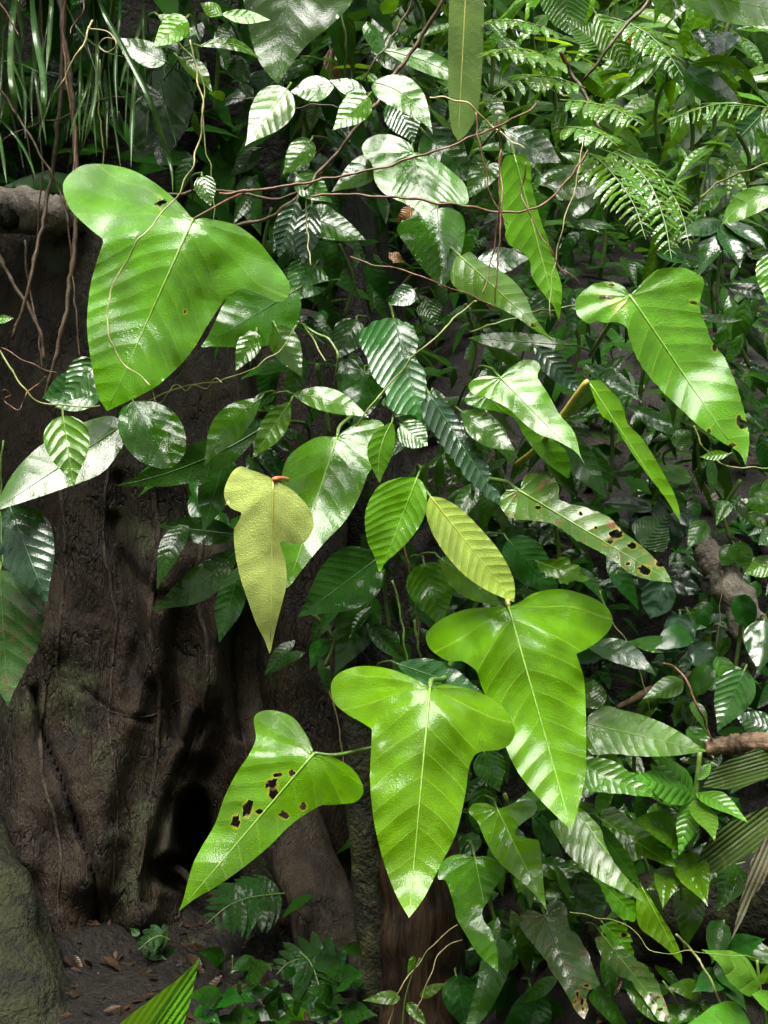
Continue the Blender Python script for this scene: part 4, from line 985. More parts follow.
# ------------------------------------------------------------------ twigs, vines, stems
TW = [
    ('branch', 'brown woody branch slanting from the top edge down to the left, top centre', 'branch', 'twig', 2.3, [(452, -25), (443, 0), (420, 38), (396, 74), (380, 98), (366, 115), (345, 143), (322, 169), (305, 190)], 3.4),
    ('twig', 'thin brown twig just left of the woody branch at top centre', 'twig', 'twig', 2.34, [(418, -10), (410, 7), (390, 40), (375, 62), (362, 82)], 1.7),
    ('branch', 'grey-brown branch slanting from the top edge at upper right', 'branch', 'twig', 2.5, [(655, -15), (648, 2), (632, 20), (612, 42), (598, 62), (583, 80)], 3.0),
    ('twig', 'dark leaning stem below the slanting branch at upper right', 'twig', 'twig', 2.6, [(560, 50), (572, 75), (585, 95), (600, 130)], 3.4),
    ('twig', 'brown twig running over the glossy two-lobed leaf at top centre, rising right', 'twig', 'redtwig', 2.12, [(220, 194), (260, 190), (300, 184), (340, 177), (380, 168), (410, 159), (440, 150), (468, 138), (490, 130), (520, 116), (535, 105)], 1.9),
    ('twig', 'reddish arched twig sagging under the glossy two-lobed leaf, top centre', 'twig', 'redtwig', 2.14, [(310, 197), (336, 194), (372, 196), (408, 198), (450, 205), (493, 211), (515, 212), (542, 204), (564, 185), (577, 165), (588, 150)], 2.0),
    ('twig', 'pale thin twig from the speckled strap to the right, upper centre', 'twig', 'straw', 2.2, [(430, 97), (457, 99), (476, 110), (490, 124), (508, 138), (525, 149)], 1.4),
    ('vine', 'reddish vine hanging left of the light wavy leaf', 'vine', 'redtwig', 2.12, [(475, 111), (478, 139), (486, 172), (490, 191), (499, 210), (509, 225)], 1.2),
    ('vine', 'straight brown vine hanging past the light wavy leaf to its middle', 'vine', 'redtwig', 2.14, [(498, 120), (501, 165), (501, 207), (499, 256), (495, 304)], 1.4),
    ('vine', 'brown vine curling left at its lower end before the shiny right-reaching leaf', 'vine', 'redtwig', 2.13, [(500, 150), (499, 205), (494, 240), (489, 275), (481, 294)], 1.1),
    ('vine', 'thin vine crossing over the light wavy leaf down to the stained lime leaf', 'vine', 'redtwig', 2.1, [(527, 162), (521, 191), (528, 210), (538, 230), (548, 247), (558, 263), (580, 285)], 1.2),
    ('vine', 'pale straight rootlet hanging right of the light wavy leaf', 'vine', 'straw', 2.15, [(582, 140), (576, 185), (564, 222), (555, 262), (549, 320)], 1.0),
    ('twig', 'fine dark twig running level under the darker glossy leaf, top centre', 'twig', 'redtwig', 2.16, [(350, 258), (380, 266), (408, 272), (430, 280), (454, 289), (475, 298), (496, 308)], 1.2),
    ('petiole', 'long yellowish leaf stalk slanting down left over the white-ribbed leaf', 'stalk', 'vinegreen', 2.12, [(478, 300), (470, 306), (440, 332), (415, 354), (390, 385), (368, 410), (358, 425)], 1.6),
    ('vine', 'thin pale vine looping down over the largest upper-left leaf', 'vine', 'straw', 1.86, [(190, 40), (197, 75), (203, 112), (199, 140), (190, 168), (176, 196), (157, 220), (140, 240), (126, 262), (112, 286), (108, 312), (113, 345), (126, 366), (140, 378), (151, 384)], 1.3),
    ('vine', 'green-brown vine with curled tendrils entering at the left edge', 'vine', 'vinegreen', 2.02, [(-10, 340), (0, 352), (14, 373), (26, 391), (40, 403), (61, 406), (80, 406), (99, 405)], 1.7),
    ('tendril', 'fine brown tendril running level above the vine at the left edge', 'tendril', 'redtwig', 2.04, [(2, 348), (20, 358), (40, 368), (58, 373)], .8),
    ('tendril', 'brown coiled tendril on the vine at the left edge', 'tendril', 'redtwig', 2.0, [(45, 376), (38, 386), (28, 390), (27, 398), (22, 404), (18, 409), (12, 408), (4, 402), (2, 395), (6, 391), (10, 395), (6, 399)], .9),
    ('vine', 'knotted straw vine running right from the largest upper-left leaf tip', 'vine', 'vinegreen', 2.05, [(150, 400), (165, 393), (183, 388), (200, 384), (217, 382), (240, 375), (260, 365), (284, 346), (296, 325)], 1.3),
    ('tendril', 'wiry tendril twisting round the knotted straw vine', 'tendril', 'straw', 2.02, [(150, 384), (152, 394), (158, 402), (168, 392), (176, 384), (186, 391), (196, 384), (206, 388), (214, 379), (222, 384)], .8),
    ('stem', 'rough brown upright stem, rightmost of the dead stems at upper left', 'stem', 'twig', 2.6, [(58, -20), (62, 20), (70, 80), (74, 130), (77, 190), (76, 230), (70, 280), (62, 330), (52, 370), (46, 400)], 4.2),
    ('stem', 'thin reddish stem hugging the rightmost rough brown stem at upper left', 'stem', 'redtwig', 2.55, [(66, -20), (63, 30), (68, 90), (76, 130), (72, 170), (66, 205)], 1.6),
    ('stem', 'brown stem leaning left at upper left, middle of the dead stems', 'stem', 'twig', 2.7, [(66, -10), (62, 60), (57, 135), (50, 185), (40, 235), (28, 290), (12, 340)], 3.6),
    ('stem', 'thin dead stem slanting right from the left edge over the log', 'stem', 'twig', 2.65, [(-6, 80), (14, 110), (32, 140), (48, 168), (58, 188), (70, 225)], 2.2),
    ('stem', 'dead brown stem low at the left edge below the log', 'stem', 'twig', 2.8, [(-8, 240), (8, 275), (27, 305), (40, 330), (44, 360)], 3.4),
    ('stem', 'thin pale dead stem standing behind the others below the log', 'stem', 'twig', 2.9, [(24, 240), (30, 290), (38, 330), (42, 372)], 2.0),
    ('stem', 'thin brown stem just left of the largest upper-left leaf', 'stem', 'twig', 2.7, [(64, 190), (70, 250), (76, 310), (81, 360)], 1.6),
    ('twig', 'pale straw twig slanting down left across the dead stems at upper left', 'twig', 'straw', 2.4, [(92, 22), (88, 32), (78, 52), (68, 71), (60, 84), (55, 92)], 1.5),
    ('stem', 'thin straight brown stem left of the rough brown one at upper left', 'stem', 'twig', 2.8, [(40, -20), (42, 40), (38, 100), (42, 170), (36, 240)], 1.8),
    ('stem', 'thin brown stem between the strap blades near the top left corner', 'stem', 'redtwig', 2.75, [(14, -20), (22, 50), (24, 110), (34, 180)], 1.5),
    ('stem', 'thin dead stem crossing left to right under the strap blades, upper left', 'stem', 'twig', 2.7, [(-8, 150), (26, 128), (60, 118), (96, 100), (126, 96)], 1.3),
    ('stem', 'pale thin stem standing right of the reddish stem, upper left', 'stem', 'straw', 2.8, [(100, 60), (98, 110), (104, 150), (98, 190)], 1.2),
    ('twig', 'thin brown twig in the top left corner', 'twig', 'redtwig', 2.4, [(-6, -12), (4, 8), (14, 26), (18, 36)], 1.2),
    ('twig', 'reddish twig hanging over the bark at upper left', 'twig', 'redtwig', 2.45, [(84, -5), (83, 14), (74, 24), (70, 34)], 1.1),
    ('vine', 'wiry green vine climbing past the small leaves above the largest leaf', 'vine', 'vinegreen', 2.3, [(176, 40), (190, 55), (200, 70), (205, 95), (203, 112), (206, 150), (212, 175), (215, 225)], 1.4),
    ('tendril', 'straw-coloured tangle of tendril near the top left stems', 'tendril', 'straw', 2.35, [(88, 28), (100, 30), (110, 34), (116, 44), (108, 52), (100, 46), (106, 38), (118, 42), (124, 56)], 1.0),
    ('branch', 'brown branch running level behind the largest upper-left leaf lobe', 'branch', 'twig', 2.5, [(166, 195), (200, 192), (240, 193), (272, 200), (290, 196), (310, 186)], 2.6),
    ('branch', 'mossy stem curving down right from the top of the largest leaf lobe', 'branch', 'twig', 2.5, [(235, 225), (262, 220), (285, 206), (310, 186), (322, 172)], 3.2),
    ('vine', 'thin pale hanging rootlet right of the largest upper-left leaf', 'vine', 'straw', 2.3, [(306, 196), (306, 225), (308, 248), (311, 265)], 1.2),
    ('vine', 'green bent stalk left of the broad white-ribbed leaf', 'stalk', 'petiole', 2.3, [(296, 322), (312, 330), (330, 342), (337, 356), (337, 372)], 2.6),
    ('vine', 'drooping pale double stalk left of the white-ribbed leaf', 'stalk', 'vinegreen', 2.2, [(298, 322), (306, 330), (316, 345), (326, 362)], 1.6),
    ('stem', 'thick green upright stem at the upper right', 'stem', 'petiole', 2.7, [(732, 10), (726, 40), (718, 90), (712, 140), (704, 180), (698, 215)], 4.0),
    ('stem', 'yellow-green leaf stalk rising to the right edge, upper right', 'stalk', 'vinegreen', 2.4, [(700, 198), (715, 186), (735, 174), (752, 168), (780, 158)], 1.7),
    ('vine', 'green vine curving under the bitten lime tip to the right edge', 'vine', 'vinegreen', 2.3, [(694, 426), (698, 436), (703, 446), (712, 456), (722, 463), (735, 467), (752, 468), (780, 467)], 1.5),
    ('twig', 'red-brown arched twig standing in the litter at right', 'twig', 'redtwig', 2.5, [(663, 662), (676, 668), (688, 685), (698, 708), (706, 726), (712, 740)], 2.0),
    ('vine', 'fine straw vine rising right in front of the rotten stump', 'vine', 'straw', 2.3, [(388, 1040), (392, 1010), (402, 985), (418, 962), (434, 945), (449, 930), (458, 926)], 1.0),
    ('vine', 'second straw vine, looping up right of the rotten stump', 'vine', 'straw', 2.28, [(412, 1040), (418, 1010), (430, 975), (438, 956), (449, 944), (462, 940)], 1.0),
    ('vine', 'thin straw vine running level across the lower right leaves', 'vine', 'vinegreen', 2.02, [(570, 912), (595, 918), (625, 924), (655, 952), (680, 951), (710, 953), (760, 958)], .6),
    ('stem', 'pale green drooping stalk among the lower right leaves', 'stem', 'vinegreen', 2.25, [(676, 935), (690, 948), (700, 962), (712, 985), (722, 1010)], 2.2),
    ('stem', 'thin green stalk standing at the bottom right of centre', 'stem', 'petiole', 2.3, [(664, 982), (676, 1000), (690, 1035)], 1.6),
    ('vine', 'dark hanging rootlet in the shaded right side', 'vine', 'twig', 2.7, [(722, 570), (720, 610), (716, 650)], .9),
    ('vine', 'pale rootlet trailing down the shaded trunk under the lower left leaf', 'vine', 'straw', 2.9, [(328, 688), (338, 720), (342, 750), (345, 790)], 1.2),
    ('vine', 'thin dark vine looping at the left of the lower right litter', 'vine', 'vinegreen', 2.6, [(600, 590), (612, 620), (632, 650), (645, 690), (650, 715)], .9),
    ('stalk', 'green stalk at left edge holding the mottled leaf', 'stalk', 'petiole', 2.15, [(2, 440), (1, 500), (2, 560), (0, 590)], 1.5),
    ('stem', 'slim brown stalk below the centre oval leaf in shade', 'stalk', 'redtwig', 2.4, [(404, 540), (408, 565), (414, 595), (420, 640)], 1.6),
    ('stem', 'green stalk standing in shade behind the pale ribbed leaf', 'stalk', 'petiole', 2.45, [(392, 580), (400, 610), (405, 640), (410, 680)], 2.0),
    ('stem', 'second green stalk standing in shade, nearer the lowest big leaf', 'stalk', 'petiole', 2.45, [(414, 620), (418, 645), (424, 675), (430, 700)], 2.2),
    ('stem', 'slim green stalk behind the curled stub at top centre', 'stalk', 'petiole', 2.6, [(350, 20), (349, 50), (352, 80), (350, 110)], 2.0),
    ('stem', 'slim green stalk beside the woody branch at top centre', 'stalk', 'petiole', 2.55, [(340, 10), (346, 45), (345, 78)], 2.2),
    ('vine', 'wiry dark vine tangle left of the woody branch', 'vine', 'twig', 2.4, [(230, 98), (262, 100), (290, 108), (320, 104), (350, 110)], 1.0),
    ('stem', 'dim green long midrib stalk left of the stained lime leaf', 'stalk', 'petiole', 2.35, [(470, 332), (500, 322), (540, 312), (580, 306)], 1.8),
]
for name, label, cat, mat, d, pts, r in TW:
    nmn = {'petiole': 'leaf_stalk', 'stalk': 'leaf_stalk'}.get(name, name)
    k = random.random() * 50
    pp = []
    r *= 0.58
    for i, (x, y) in enumerate(pts):
        pp.append(P(x, y, d + 0.05 * noise.noise(Vector((i * 0.5, k, 0)))))
    pp = crom(pp, 7)
    pp = [q + Vector((noise.noise(q * 30 + Vector((k, 0, 0))), noise.noise(q * 30 + Vector((0, k, 9))), noise.noise(q * 30 + Vector((5, 5, k))))) * .006 for q in pp]
    base = pp[0].copy()
    rr = [r * (1.35 if i % 9 == 4 else 1) * d / 1024 * (1.1 - 0.35 * i / len(pp)) * (1 + .3 * noise.noise(Vector((i * .8, k, 3)))) for i in range(len(pp))]
    v, f = tube_data([p - base for p in pp], rr, 8, .12, k)
    o = mobj(nmn, mesh(nmn, v, f), M[mat])
    o.location = base
    tag(o, label, cat)

# ------------------------------------------------------------------ long grass-like straps at upper left
GR = [
    ('long green strap hanging at the upper left, second from the left edge', 2.35, [(30, -30), (36, 30), (44, 72), (45, 100), (41, 126)], 7),
    ('strap blade arching down beside the left edge at upper left', 2.4, [(18, -30), (14, 20), (12, 60), (14, 90), (18, 122)], 7),
    ('short strap blade right of the long hanging one, upper left', 2.45, [(53, -30), (52, 10), (50, 45), (46, 76)], 5),
    ('longest strap blade running down right to the largest leaf', 2.2, [(92, -20), (105, 14), (128, 56), (150, 100), (165, 145), (172, 170), (173, 195)], 5),
    ('narrow straight blade hanging beside the dim broad leaf', 2.5, [(139, 50), (136, 80), (133, 120), (131, 168)], 5),
    ('blade bending left under the tendril tangle at upper left', 2.5, [(97, 20), (98, 55), (97, 90), (91, 122), (81, 154)], 4),
    ('thin pale blade arching right in the top left corner', 2.4, [(-10, 62), (12, 61), (32, 68), (50, 78)], 2),
    ('bright tip of a blade rising at the left edge, upper left', 2.3, [(-6, 120), (0, 136), (4, 158), (7, 186)], 4),
    ('dim straight blade in shade left of the rough brown stem', 2.7, [(24, 10), (22, 60), (26, 100), (25, 140)], 4),
    ('dim blade behind the narrow straight one, upper left', 2.8, [(105, 70), (108, 105), (107, 150)], 5),
    ('thin blade curving down by the left edge over the log', 2.5, [(-6, 112), (16, 136), (30, 160), (36, 180)], 3),
    ('dim upright blade right of the strap at the left edge', 2.75, [(2, 0), (3, 50), (0, 110), (-4, 150)], 5),
    ('dim blade crossing behind the reddish stem at upper left', 2.7, [(40, 0), (38, 50), (32, 90), (33, 130)], 4),
    ('blade hanging left of the tall dim leaf at upper left', 2.65, [(122, -20), (120, 20), (116, 70), (118, 120)], 4),
    ('fine arching blade over the dark hollow at upper left', 2.6, [(60, -10), (80, 30), (104, 50), (128, 58)], 2.5),
]
for k in range(34):
    x = random.uniform(-5, 205)
    y = random.uniform(-40, 90)
    sw = random.uniform(-26, 26)
    ln = random.uniform(60, 130)
    GR.append(('thin dim grass blade hanging in the dark behind the dead stems, upper left', random.uniform(2.5, 3.0), [(x, y), (x + sw * .3, y + ln * .4), (x + sw * .75, y + ln * .75), (x + sw, y + ln)], random.uniform(1.6, 4)))
def ribbon(name, pts, wid, mat, parent=None, off=Vector((0, 0, 0)), fold=.35, nv=2):
    v, f, ph, tt, ss = [], [], [], [], []
    n_ = len(pts)
    for i, p in enumerate(pts):
        t = pts[min(i + 1, n_ - 1)] - pts[max(0, i - 1)]
        side = t.cross(Vector((0.15, 1, 0.1))).normalized()
        nn = side.cross(t).normalized()
        s = i / (n_ - 1)
        w_ = wid * min(1, 0.35 + 3 * s) * min(1, (1 - s) * 3.5 + 0.02)
        for k in (-1, -.5, 0, .5, 1):
            v.append(p + side * w_ * k * .5 + nn * abs(k) * w_ * fold * (1 if nn.y < 0 else -1) - off)
            ph.append(.25)
            tt.append(k * .05)
            ss.append(s)
    for i in range(n_ - 1):
        for k in range(4):
            f.append((i * 5 + k, i * 5 + k + 1, i * 5 + 6 + k, i * 5 + 5 + k))
    me = mesh(name, v, f)
    attr(me, 'ph', ph)
    attr(me, 'tt', tt)
    attr(me, 'ss', ss)
    return mobj(name, me, M[mat], parent)
for label, d, pts, w_ in GR:
    pp = crom([P(x, y, d - 0.12 * i / len(pts) + .04 * math.sin(i * 1.7)) for i, (x, y) in enumerate(pts)], 7)
    o = ribbon('grass_blade', pp, w_ * d / 1024, 'grass', None, pp[0].copy())
    o.location = pp[0]
    tag(o, label, 'grass blade', 'strap blades hanging at the upper left')

# ------------------------------------------------------------------ ferns: a rachis and leaflets in pairs
def leaf_mesh(name, L, W, kind, mat, nu=8, nt=3, droop=.15, fold=.2, nv=6, wave=.03, seed=0., size=.12):
    """a blade lying along +X from the origin, upper face +Z, width along Y"""
    hp = HALF[kind]
    def half(s):
        for (s0, w0), (s1, w1) in zip(hp, hp[1:]):
            if s0 <= s <= s1 and s1 > s0:
                u = (s - s0) / (s1 - s0)
                u = u * u * (3 - 2 * u) * .4 + u * .6
                return w0 + (w1 - w0) * u
        return 0
    v, f, ph, tt, ss = [], [], [], [], []
    for i in range(nu + 1):
        s = i / nu
        for j in range(-nt, nt + 1):
            t = half(s) * W * j / nt
            z = fold * abs(t) - droop * L * s * s + wave * L * noise.noise(Vector((s * 3, t / L * 5, seed)))
            v.append((s * L * size, t * size, z * size))
            ph.append(phase(s, abs(t) / L, nv, lobed=False))
            tt.append(t / L)
            ss.append(s)
    m_ = 2 * nt + 1
    for i in range(nu):
        for j in range(m_ - 1):
            f.append((i * m_ + j, (i + 1) * m_ + j, (i + 1) * m_ + j + 1, i * m_ + j + 1))
    me = mesh(name, v, f)
    me.materials.append(M[mat])
    attr(me, 'ph', ph)
    attr(me, 'tt', tt)
    attr(me, 'ss', ss)
    return me

def frame_rot(xd, zd):
    from mathutils import Matrix
    x = xd.normalized()
    y = zd.cross(x)
    if y.length < 1e-4:
        y = Vector((0, 1, 0)).cross(x)
    y.normalize()
    z = x.cross(y)
    return Matrix((x, y, z)).transposed().to_quaternion()

FM = {}
def fern(label, pts, d0, d1, npair, ll, lw, mat, r=1.0, group=None, twist=0.0, up=Vector((0, -.6, .8)), ang=62, cat='fern'):
    pp = crom([P(x, y, d0 + (d1 - d0) * i / (len(pts) - 1)) for i, (x, y) in enumerate(pts)], 8)
    base = pp[0].copy()
    rt = thing('fern_frond', label, cat, base, group)
    tube('rachis', pp, [r * d0 / 1024 * (1 - .7 * i / len(pp)) for i in range(len(pp))], M['petiole'], rt, 6)
    key = (mat, round(ll / lw, 1))
    if key not in FM:
        FM[key] = [leaf_mesh('leaflet', 1, lw / ll, 'strap', mat, 6, 2, .18, .15, 5, .05, q, .06) for q in (1., 5., 9.)]
    for k in range(npair):
        u = 0.12 + 0.86 * k / npair
        x = u * (len(pp) - 1)
        i = int(x)
        p = pp[i].lerp(pp[min(i + 1, len(pp) - 1)], x - i)
        t = (pp[min(i + 1, len(pp) - 1)] - pp[max(0, i - 1)]).normalized()
        side = t.cross(up).normalized()
        L = ll * d0 / 1024 * (math.sin(math.pi * min(1, .22 + u * .8)) ** .6) * random.uniform(.88, 1.1)
        for sg in (-1, 1):
            an = math.radians(ang + random.uniform(-7, 7))
            dr = t * math.cos(an) + side * sg * math.sin(an) + Vector((0, 0, -.15)) + Vector([random.uniform(-.08, .08) for _ in range(3)])
            o = mobj('leaflet', random.choice(FM[key]), None, rt)
            o.rotation_mode = 'QUATERNION'
            o.rotation_quaternion = frame_rot(dr, up + Vector([random.uniform(-.3, .3) for _ in range(3)]))
            o.scale = (L / .06,) * 3
            o.location = p - base
    return rt
G = 'feathery fronds at the upper right'
fern('feathery frond with wet white leaflets pointing left, right of the speckled strap', [(566, 66), (548, 58), (525, 50), (500, 50), (478, 58)], 2.4, 2.2, 11, 34, 8, 'fernleaf', group=G)
fern('small upper feathery frond near the top edge, right of the speckled strap', [(562, 36), (545, 28), (522, 22), (500, 20), (482, 26)], 2.5, 2.35, 10, 26, 7, 'fernleaf', group=G)
fern('lower feathery frond drooping over the slanting branch, upper right', [(585, 88), (562, 80), (538, 76), (515, 82), (492, 98)], 2.4, 2.25, 10, 30, 8, 'fernleaf', group=G)
fern('large feathery frond drooping down right, left one of the hanging three', [(574, 150), (596, 158), (616, 178), (634, 205), (646, 240)], 2.4, 2.15, 16, 34, 7, 'fernleaf', group=G)
fern('feathery frond hanging steeply, middle one of the hanging three', [(598, 148), (626, 160), (650, 185), (664, 220), (672, 262)], 2.42, 2.2, 16, 32, 7, 'fernleaf', group=G)
fern('yellowish feathery frond, rightmost of the hanging three', [(618, 150), (646, 165), (668, 188), (682, 215), (690, 250)], 2.45, 2.25, 15, 26, 6, 'fernleaf', group=G)
fern('yellow-green feathery frond lying level under the backlit lime leaf', [(560, 100), (582, 102), (605, 106), (625, 114), (645, 126)], 2.5, 2.3, 13, 30, 7, 'fernleaf', group=G)
fern('pale feathery frond high up right, under the top right strap', [(612, 18), (630, 24), (650, 36), (668, 54), (684, 78)], 2.6, 2.45, 14, 30, 7, 'fernleaf', group=G)
fern('short feathery frond between the dark glossy leaf and the hanging three', [(560, 128), (578, 128), (600, 134), (618, 146)], 2.38, 2.25, 10, 28, 7, 'fernleaf', group=G)
fern('grassy yellow-green frond arching left at the upper right', [(790, 112), (755, 106), (720, 104), (690, 112), (662, 124)], 2.4, 2.3, 16, 30, 3, 'fernleaf', group=G, ang=45)
G2 = 'dark ferns on the ground at lower left'
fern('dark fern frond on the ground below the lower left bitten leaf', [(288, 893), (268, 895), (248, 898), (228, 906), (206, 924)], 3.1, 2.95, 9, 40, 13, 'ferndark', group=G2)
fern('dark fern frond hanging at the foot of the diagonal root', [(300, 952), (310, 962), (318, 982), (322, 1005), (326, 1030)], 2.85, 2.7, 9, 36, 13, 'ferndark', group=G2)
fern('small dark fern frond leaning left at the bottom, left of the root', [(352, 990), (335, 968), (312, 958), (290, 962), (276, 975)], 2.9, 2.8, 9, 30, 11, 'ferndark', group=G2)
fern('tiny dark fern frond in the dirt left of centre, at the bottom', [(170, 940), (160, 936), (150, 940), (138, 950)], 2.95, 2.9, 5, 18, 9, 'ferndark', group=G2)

# ------------------------------------------------------------------ small plants: a stem and leaves
PM = {}
def leafset(mat, kind, ratio, nv):
    key = (mat, kind, ratio, nv)
    if key not in PM:
        PM[key] = [leaf_mesh('leaf', 1, ratio, kind, mat, 11, 4, dr, fo, nv, .05, q) for q, dr, fo in ((2., .2, .25), (6., .35, -.2), (11., .1, .15), (15., .45, .1))]
    return PM[key]

def put_leaf(rt, base, p, dr, up, L, mat, kind, ratio, nv):
    o = mobj('leaf', random.choice(leafset(mat, kind, ratio, nv)), None, rt)
    o.rotation_mode = 'QUATERNION'
    o.rotation_quaternion = frame_rot(dr, up)
    o.scale = (L / .12,) * 3
    o.location = p - base
    return o

def plant(label, stem, d, leaves, mat, kind='ovate', ratio=.48, nv=7, r=1.5, cat='plant', group=None, name='leafy_plant', stemmat='petiole'):
    """stem: pixels; leaves: (base px, tip px, depth difference of the tip)"""
    pp = crom([P(x, y, d) for x, y in stem], 7)
    base = pp[0].copy()
    rt = thing(name, label, cat, base, group)
    tube('stem', pp, [r * d / 1024 * (1.15 - .4 * i / len(pp)) for i in range(len(pp))], M[stemmat], rt, 8)
    for (bx, by), (tx, ty), dz in leaves:
        a, b = P(bx, by, d - .01), P(tx, ty, d + dz)
        put_leaf(rt, base, a, b - a, Vector((random.uniform(-.25, .25), -.75, .65)), (b - a).length, mat, kind, ratio, nv)
    return rt
plant('sapling with crinkled bright leaves on a thick green stem, lower right', [(688, 850), (692, 815), (696, 790), (700, 752)], 2.3,
      [((694, 797), (654, 768), -.12), ((694, 796), (668, 756), -.05), ((696, 793), (738, 800), -.12), ((694, 800), (716, 835), -.15), ((693, 800), (684, 840), -.1), ((697, 780), (712, 762), .02)], 'riblime', 'lance', .42, 9, 3.2, name='sapling', cat='sapling')
plant('sapling with smooth oval shining leaves, below the crinkled one at lower right', [(682, 900), (680, 870), (678, 838)], 2.32,
      [((678, 838), (641, 816), -.1), ((668, 868), (664, 902), -.1), ((684, 853), (707, 902), -.14), ((679, 845), (700, 832), -.02), ((678, 880), (652, 884), -.05)], 'green', 'ovate', .55, 7, 1.6, name='sapling', cat='sapling')
plant('dark-leaved seedling hanging under the striped palm frond', [(700, 872), (722, 868), (738, 864), (745, 862)], 2.38,
      [((736, 864), (722, 909), -.08), ((688, 888), (693, 942), -.1), ((712, 868), (704, 890), -.05)], 'mid', 'ovate', .6, 7, 1.0, name='seedling', cat='seedling')
plant('bright plant with lengthwise-veined leaves in the bottom right corner', [(768, 1040), (764, 1010), (760, 988), (757, 960)], 2.15,
      [((760, 986), (727, 949), -.08), ((757, 990), (780, 1014), -.1), ((750, 1022), (704, 1020), -.1), ((764, 984), (776, 956), -.05), ((762, 1000), (790, 992), -.1)], 'riblime', 'ovate', .52, 3, 1.8, name='leafy_plant')
plant('plant with dark pale-veined oval leaves behind the bright corner plant', [(724, 1000), (722, 975), (722, 945), (724, 920)], 2.3,
      [((721, 920), (713, 964), -.06), ((716, 962), (742, 990), -.06), ((724, 980), (748, 1004), -.06), ((728, 950), (764, 938), -.05), ((722, 975), (694, 990), -.06)], 'dark', 'ovate', .6, 3, 1.4)
plant('small plant with grey-green leaves at the bottom, right of centre', [(700, 1040), (702, 1015), (700, 992)], 2.3,
      [((700, 992), (678, 984), -.05), ((702, 1000), (716, 1016), -.05), ((700, 1005), (682, 1020), -.05)], 'mid', 'ovate', .6, 5, 1.0)
plant('tiny climbing seedling with three leaves before the rotten stump', [(402, 1030), (405, 1000), (412, 975), (420, 958)], 2.3,
      [((400, 998), (367, 996), -.03), ((407, 1003), (428, 1026), -.05), ((414, 956), (408, 974), -.03), ((420, 996), (442, 982), -.03)], 'green', 'ovate', .4, 5, .8, name='seedling', cat='seedling')
plant('single bright leaf shoot at the bottom, left of the stump', [(340, 1060), (325, 1035), (318, 1022)], 2.6, [((330, 1040), (276, 998), -.05), ((322, 1030), (345, 1008), 0)], 'green', 'lance', .25, 5, 1.2, name='seedling', cat='seedling')
plant('grey-green palmate seedling at the upper right edge', [(716, 300), (720, 260), (724, 222)], 2.45,
      [((722, 221), (688, 222), -.1), ((722, 222), (708, 250), -.12), ((723, 222), (742, 262), -.12), ((724, 220), (768, 244), -.1), ((722, 220), (742, 204), .05)], 'blue', 'lance', .4, 7, 1.8, name='seedling', cat='seedling')
for lab, x0, x1, y0, dd, cnt in (('low dark leafy plant on the ground, just right of the lime spear tip', 195, 290, 990, 2.5, 26), ('low dark leafy plant on the ground at the foot of the diagonal root', 290, 360, 985, 2.55, 16),
                             ('small cluster of dim leaves in the dirt by the hollow tree', 130, 172, 945, 2.95, 7), ('scattered dim low leaves between the fern and the root', 205, 260, 955, 2.9, 5)):
    lv = []
    for _ in range(cnt):
        bx, by = random.uniform(x0, x1), y0 + random.uniform(-12, 45)
        an = random.uniform(0, 6.28)
        ln = random.uniform(14, 30)
        lv.append(((bx, by), (bx + ln * math.cos(an), by + .6 * ln * math.sin(an)), random.uniform(-.1, .02)))
    plant(lab, [((x0 + x1) / 2, y0 + 60), ((x0 + x1) / 2, y0 + 20), ((x0 + x1) / 2, y0)], dd, lv, 'dark', 'ovate', .55, 6, 1.0)

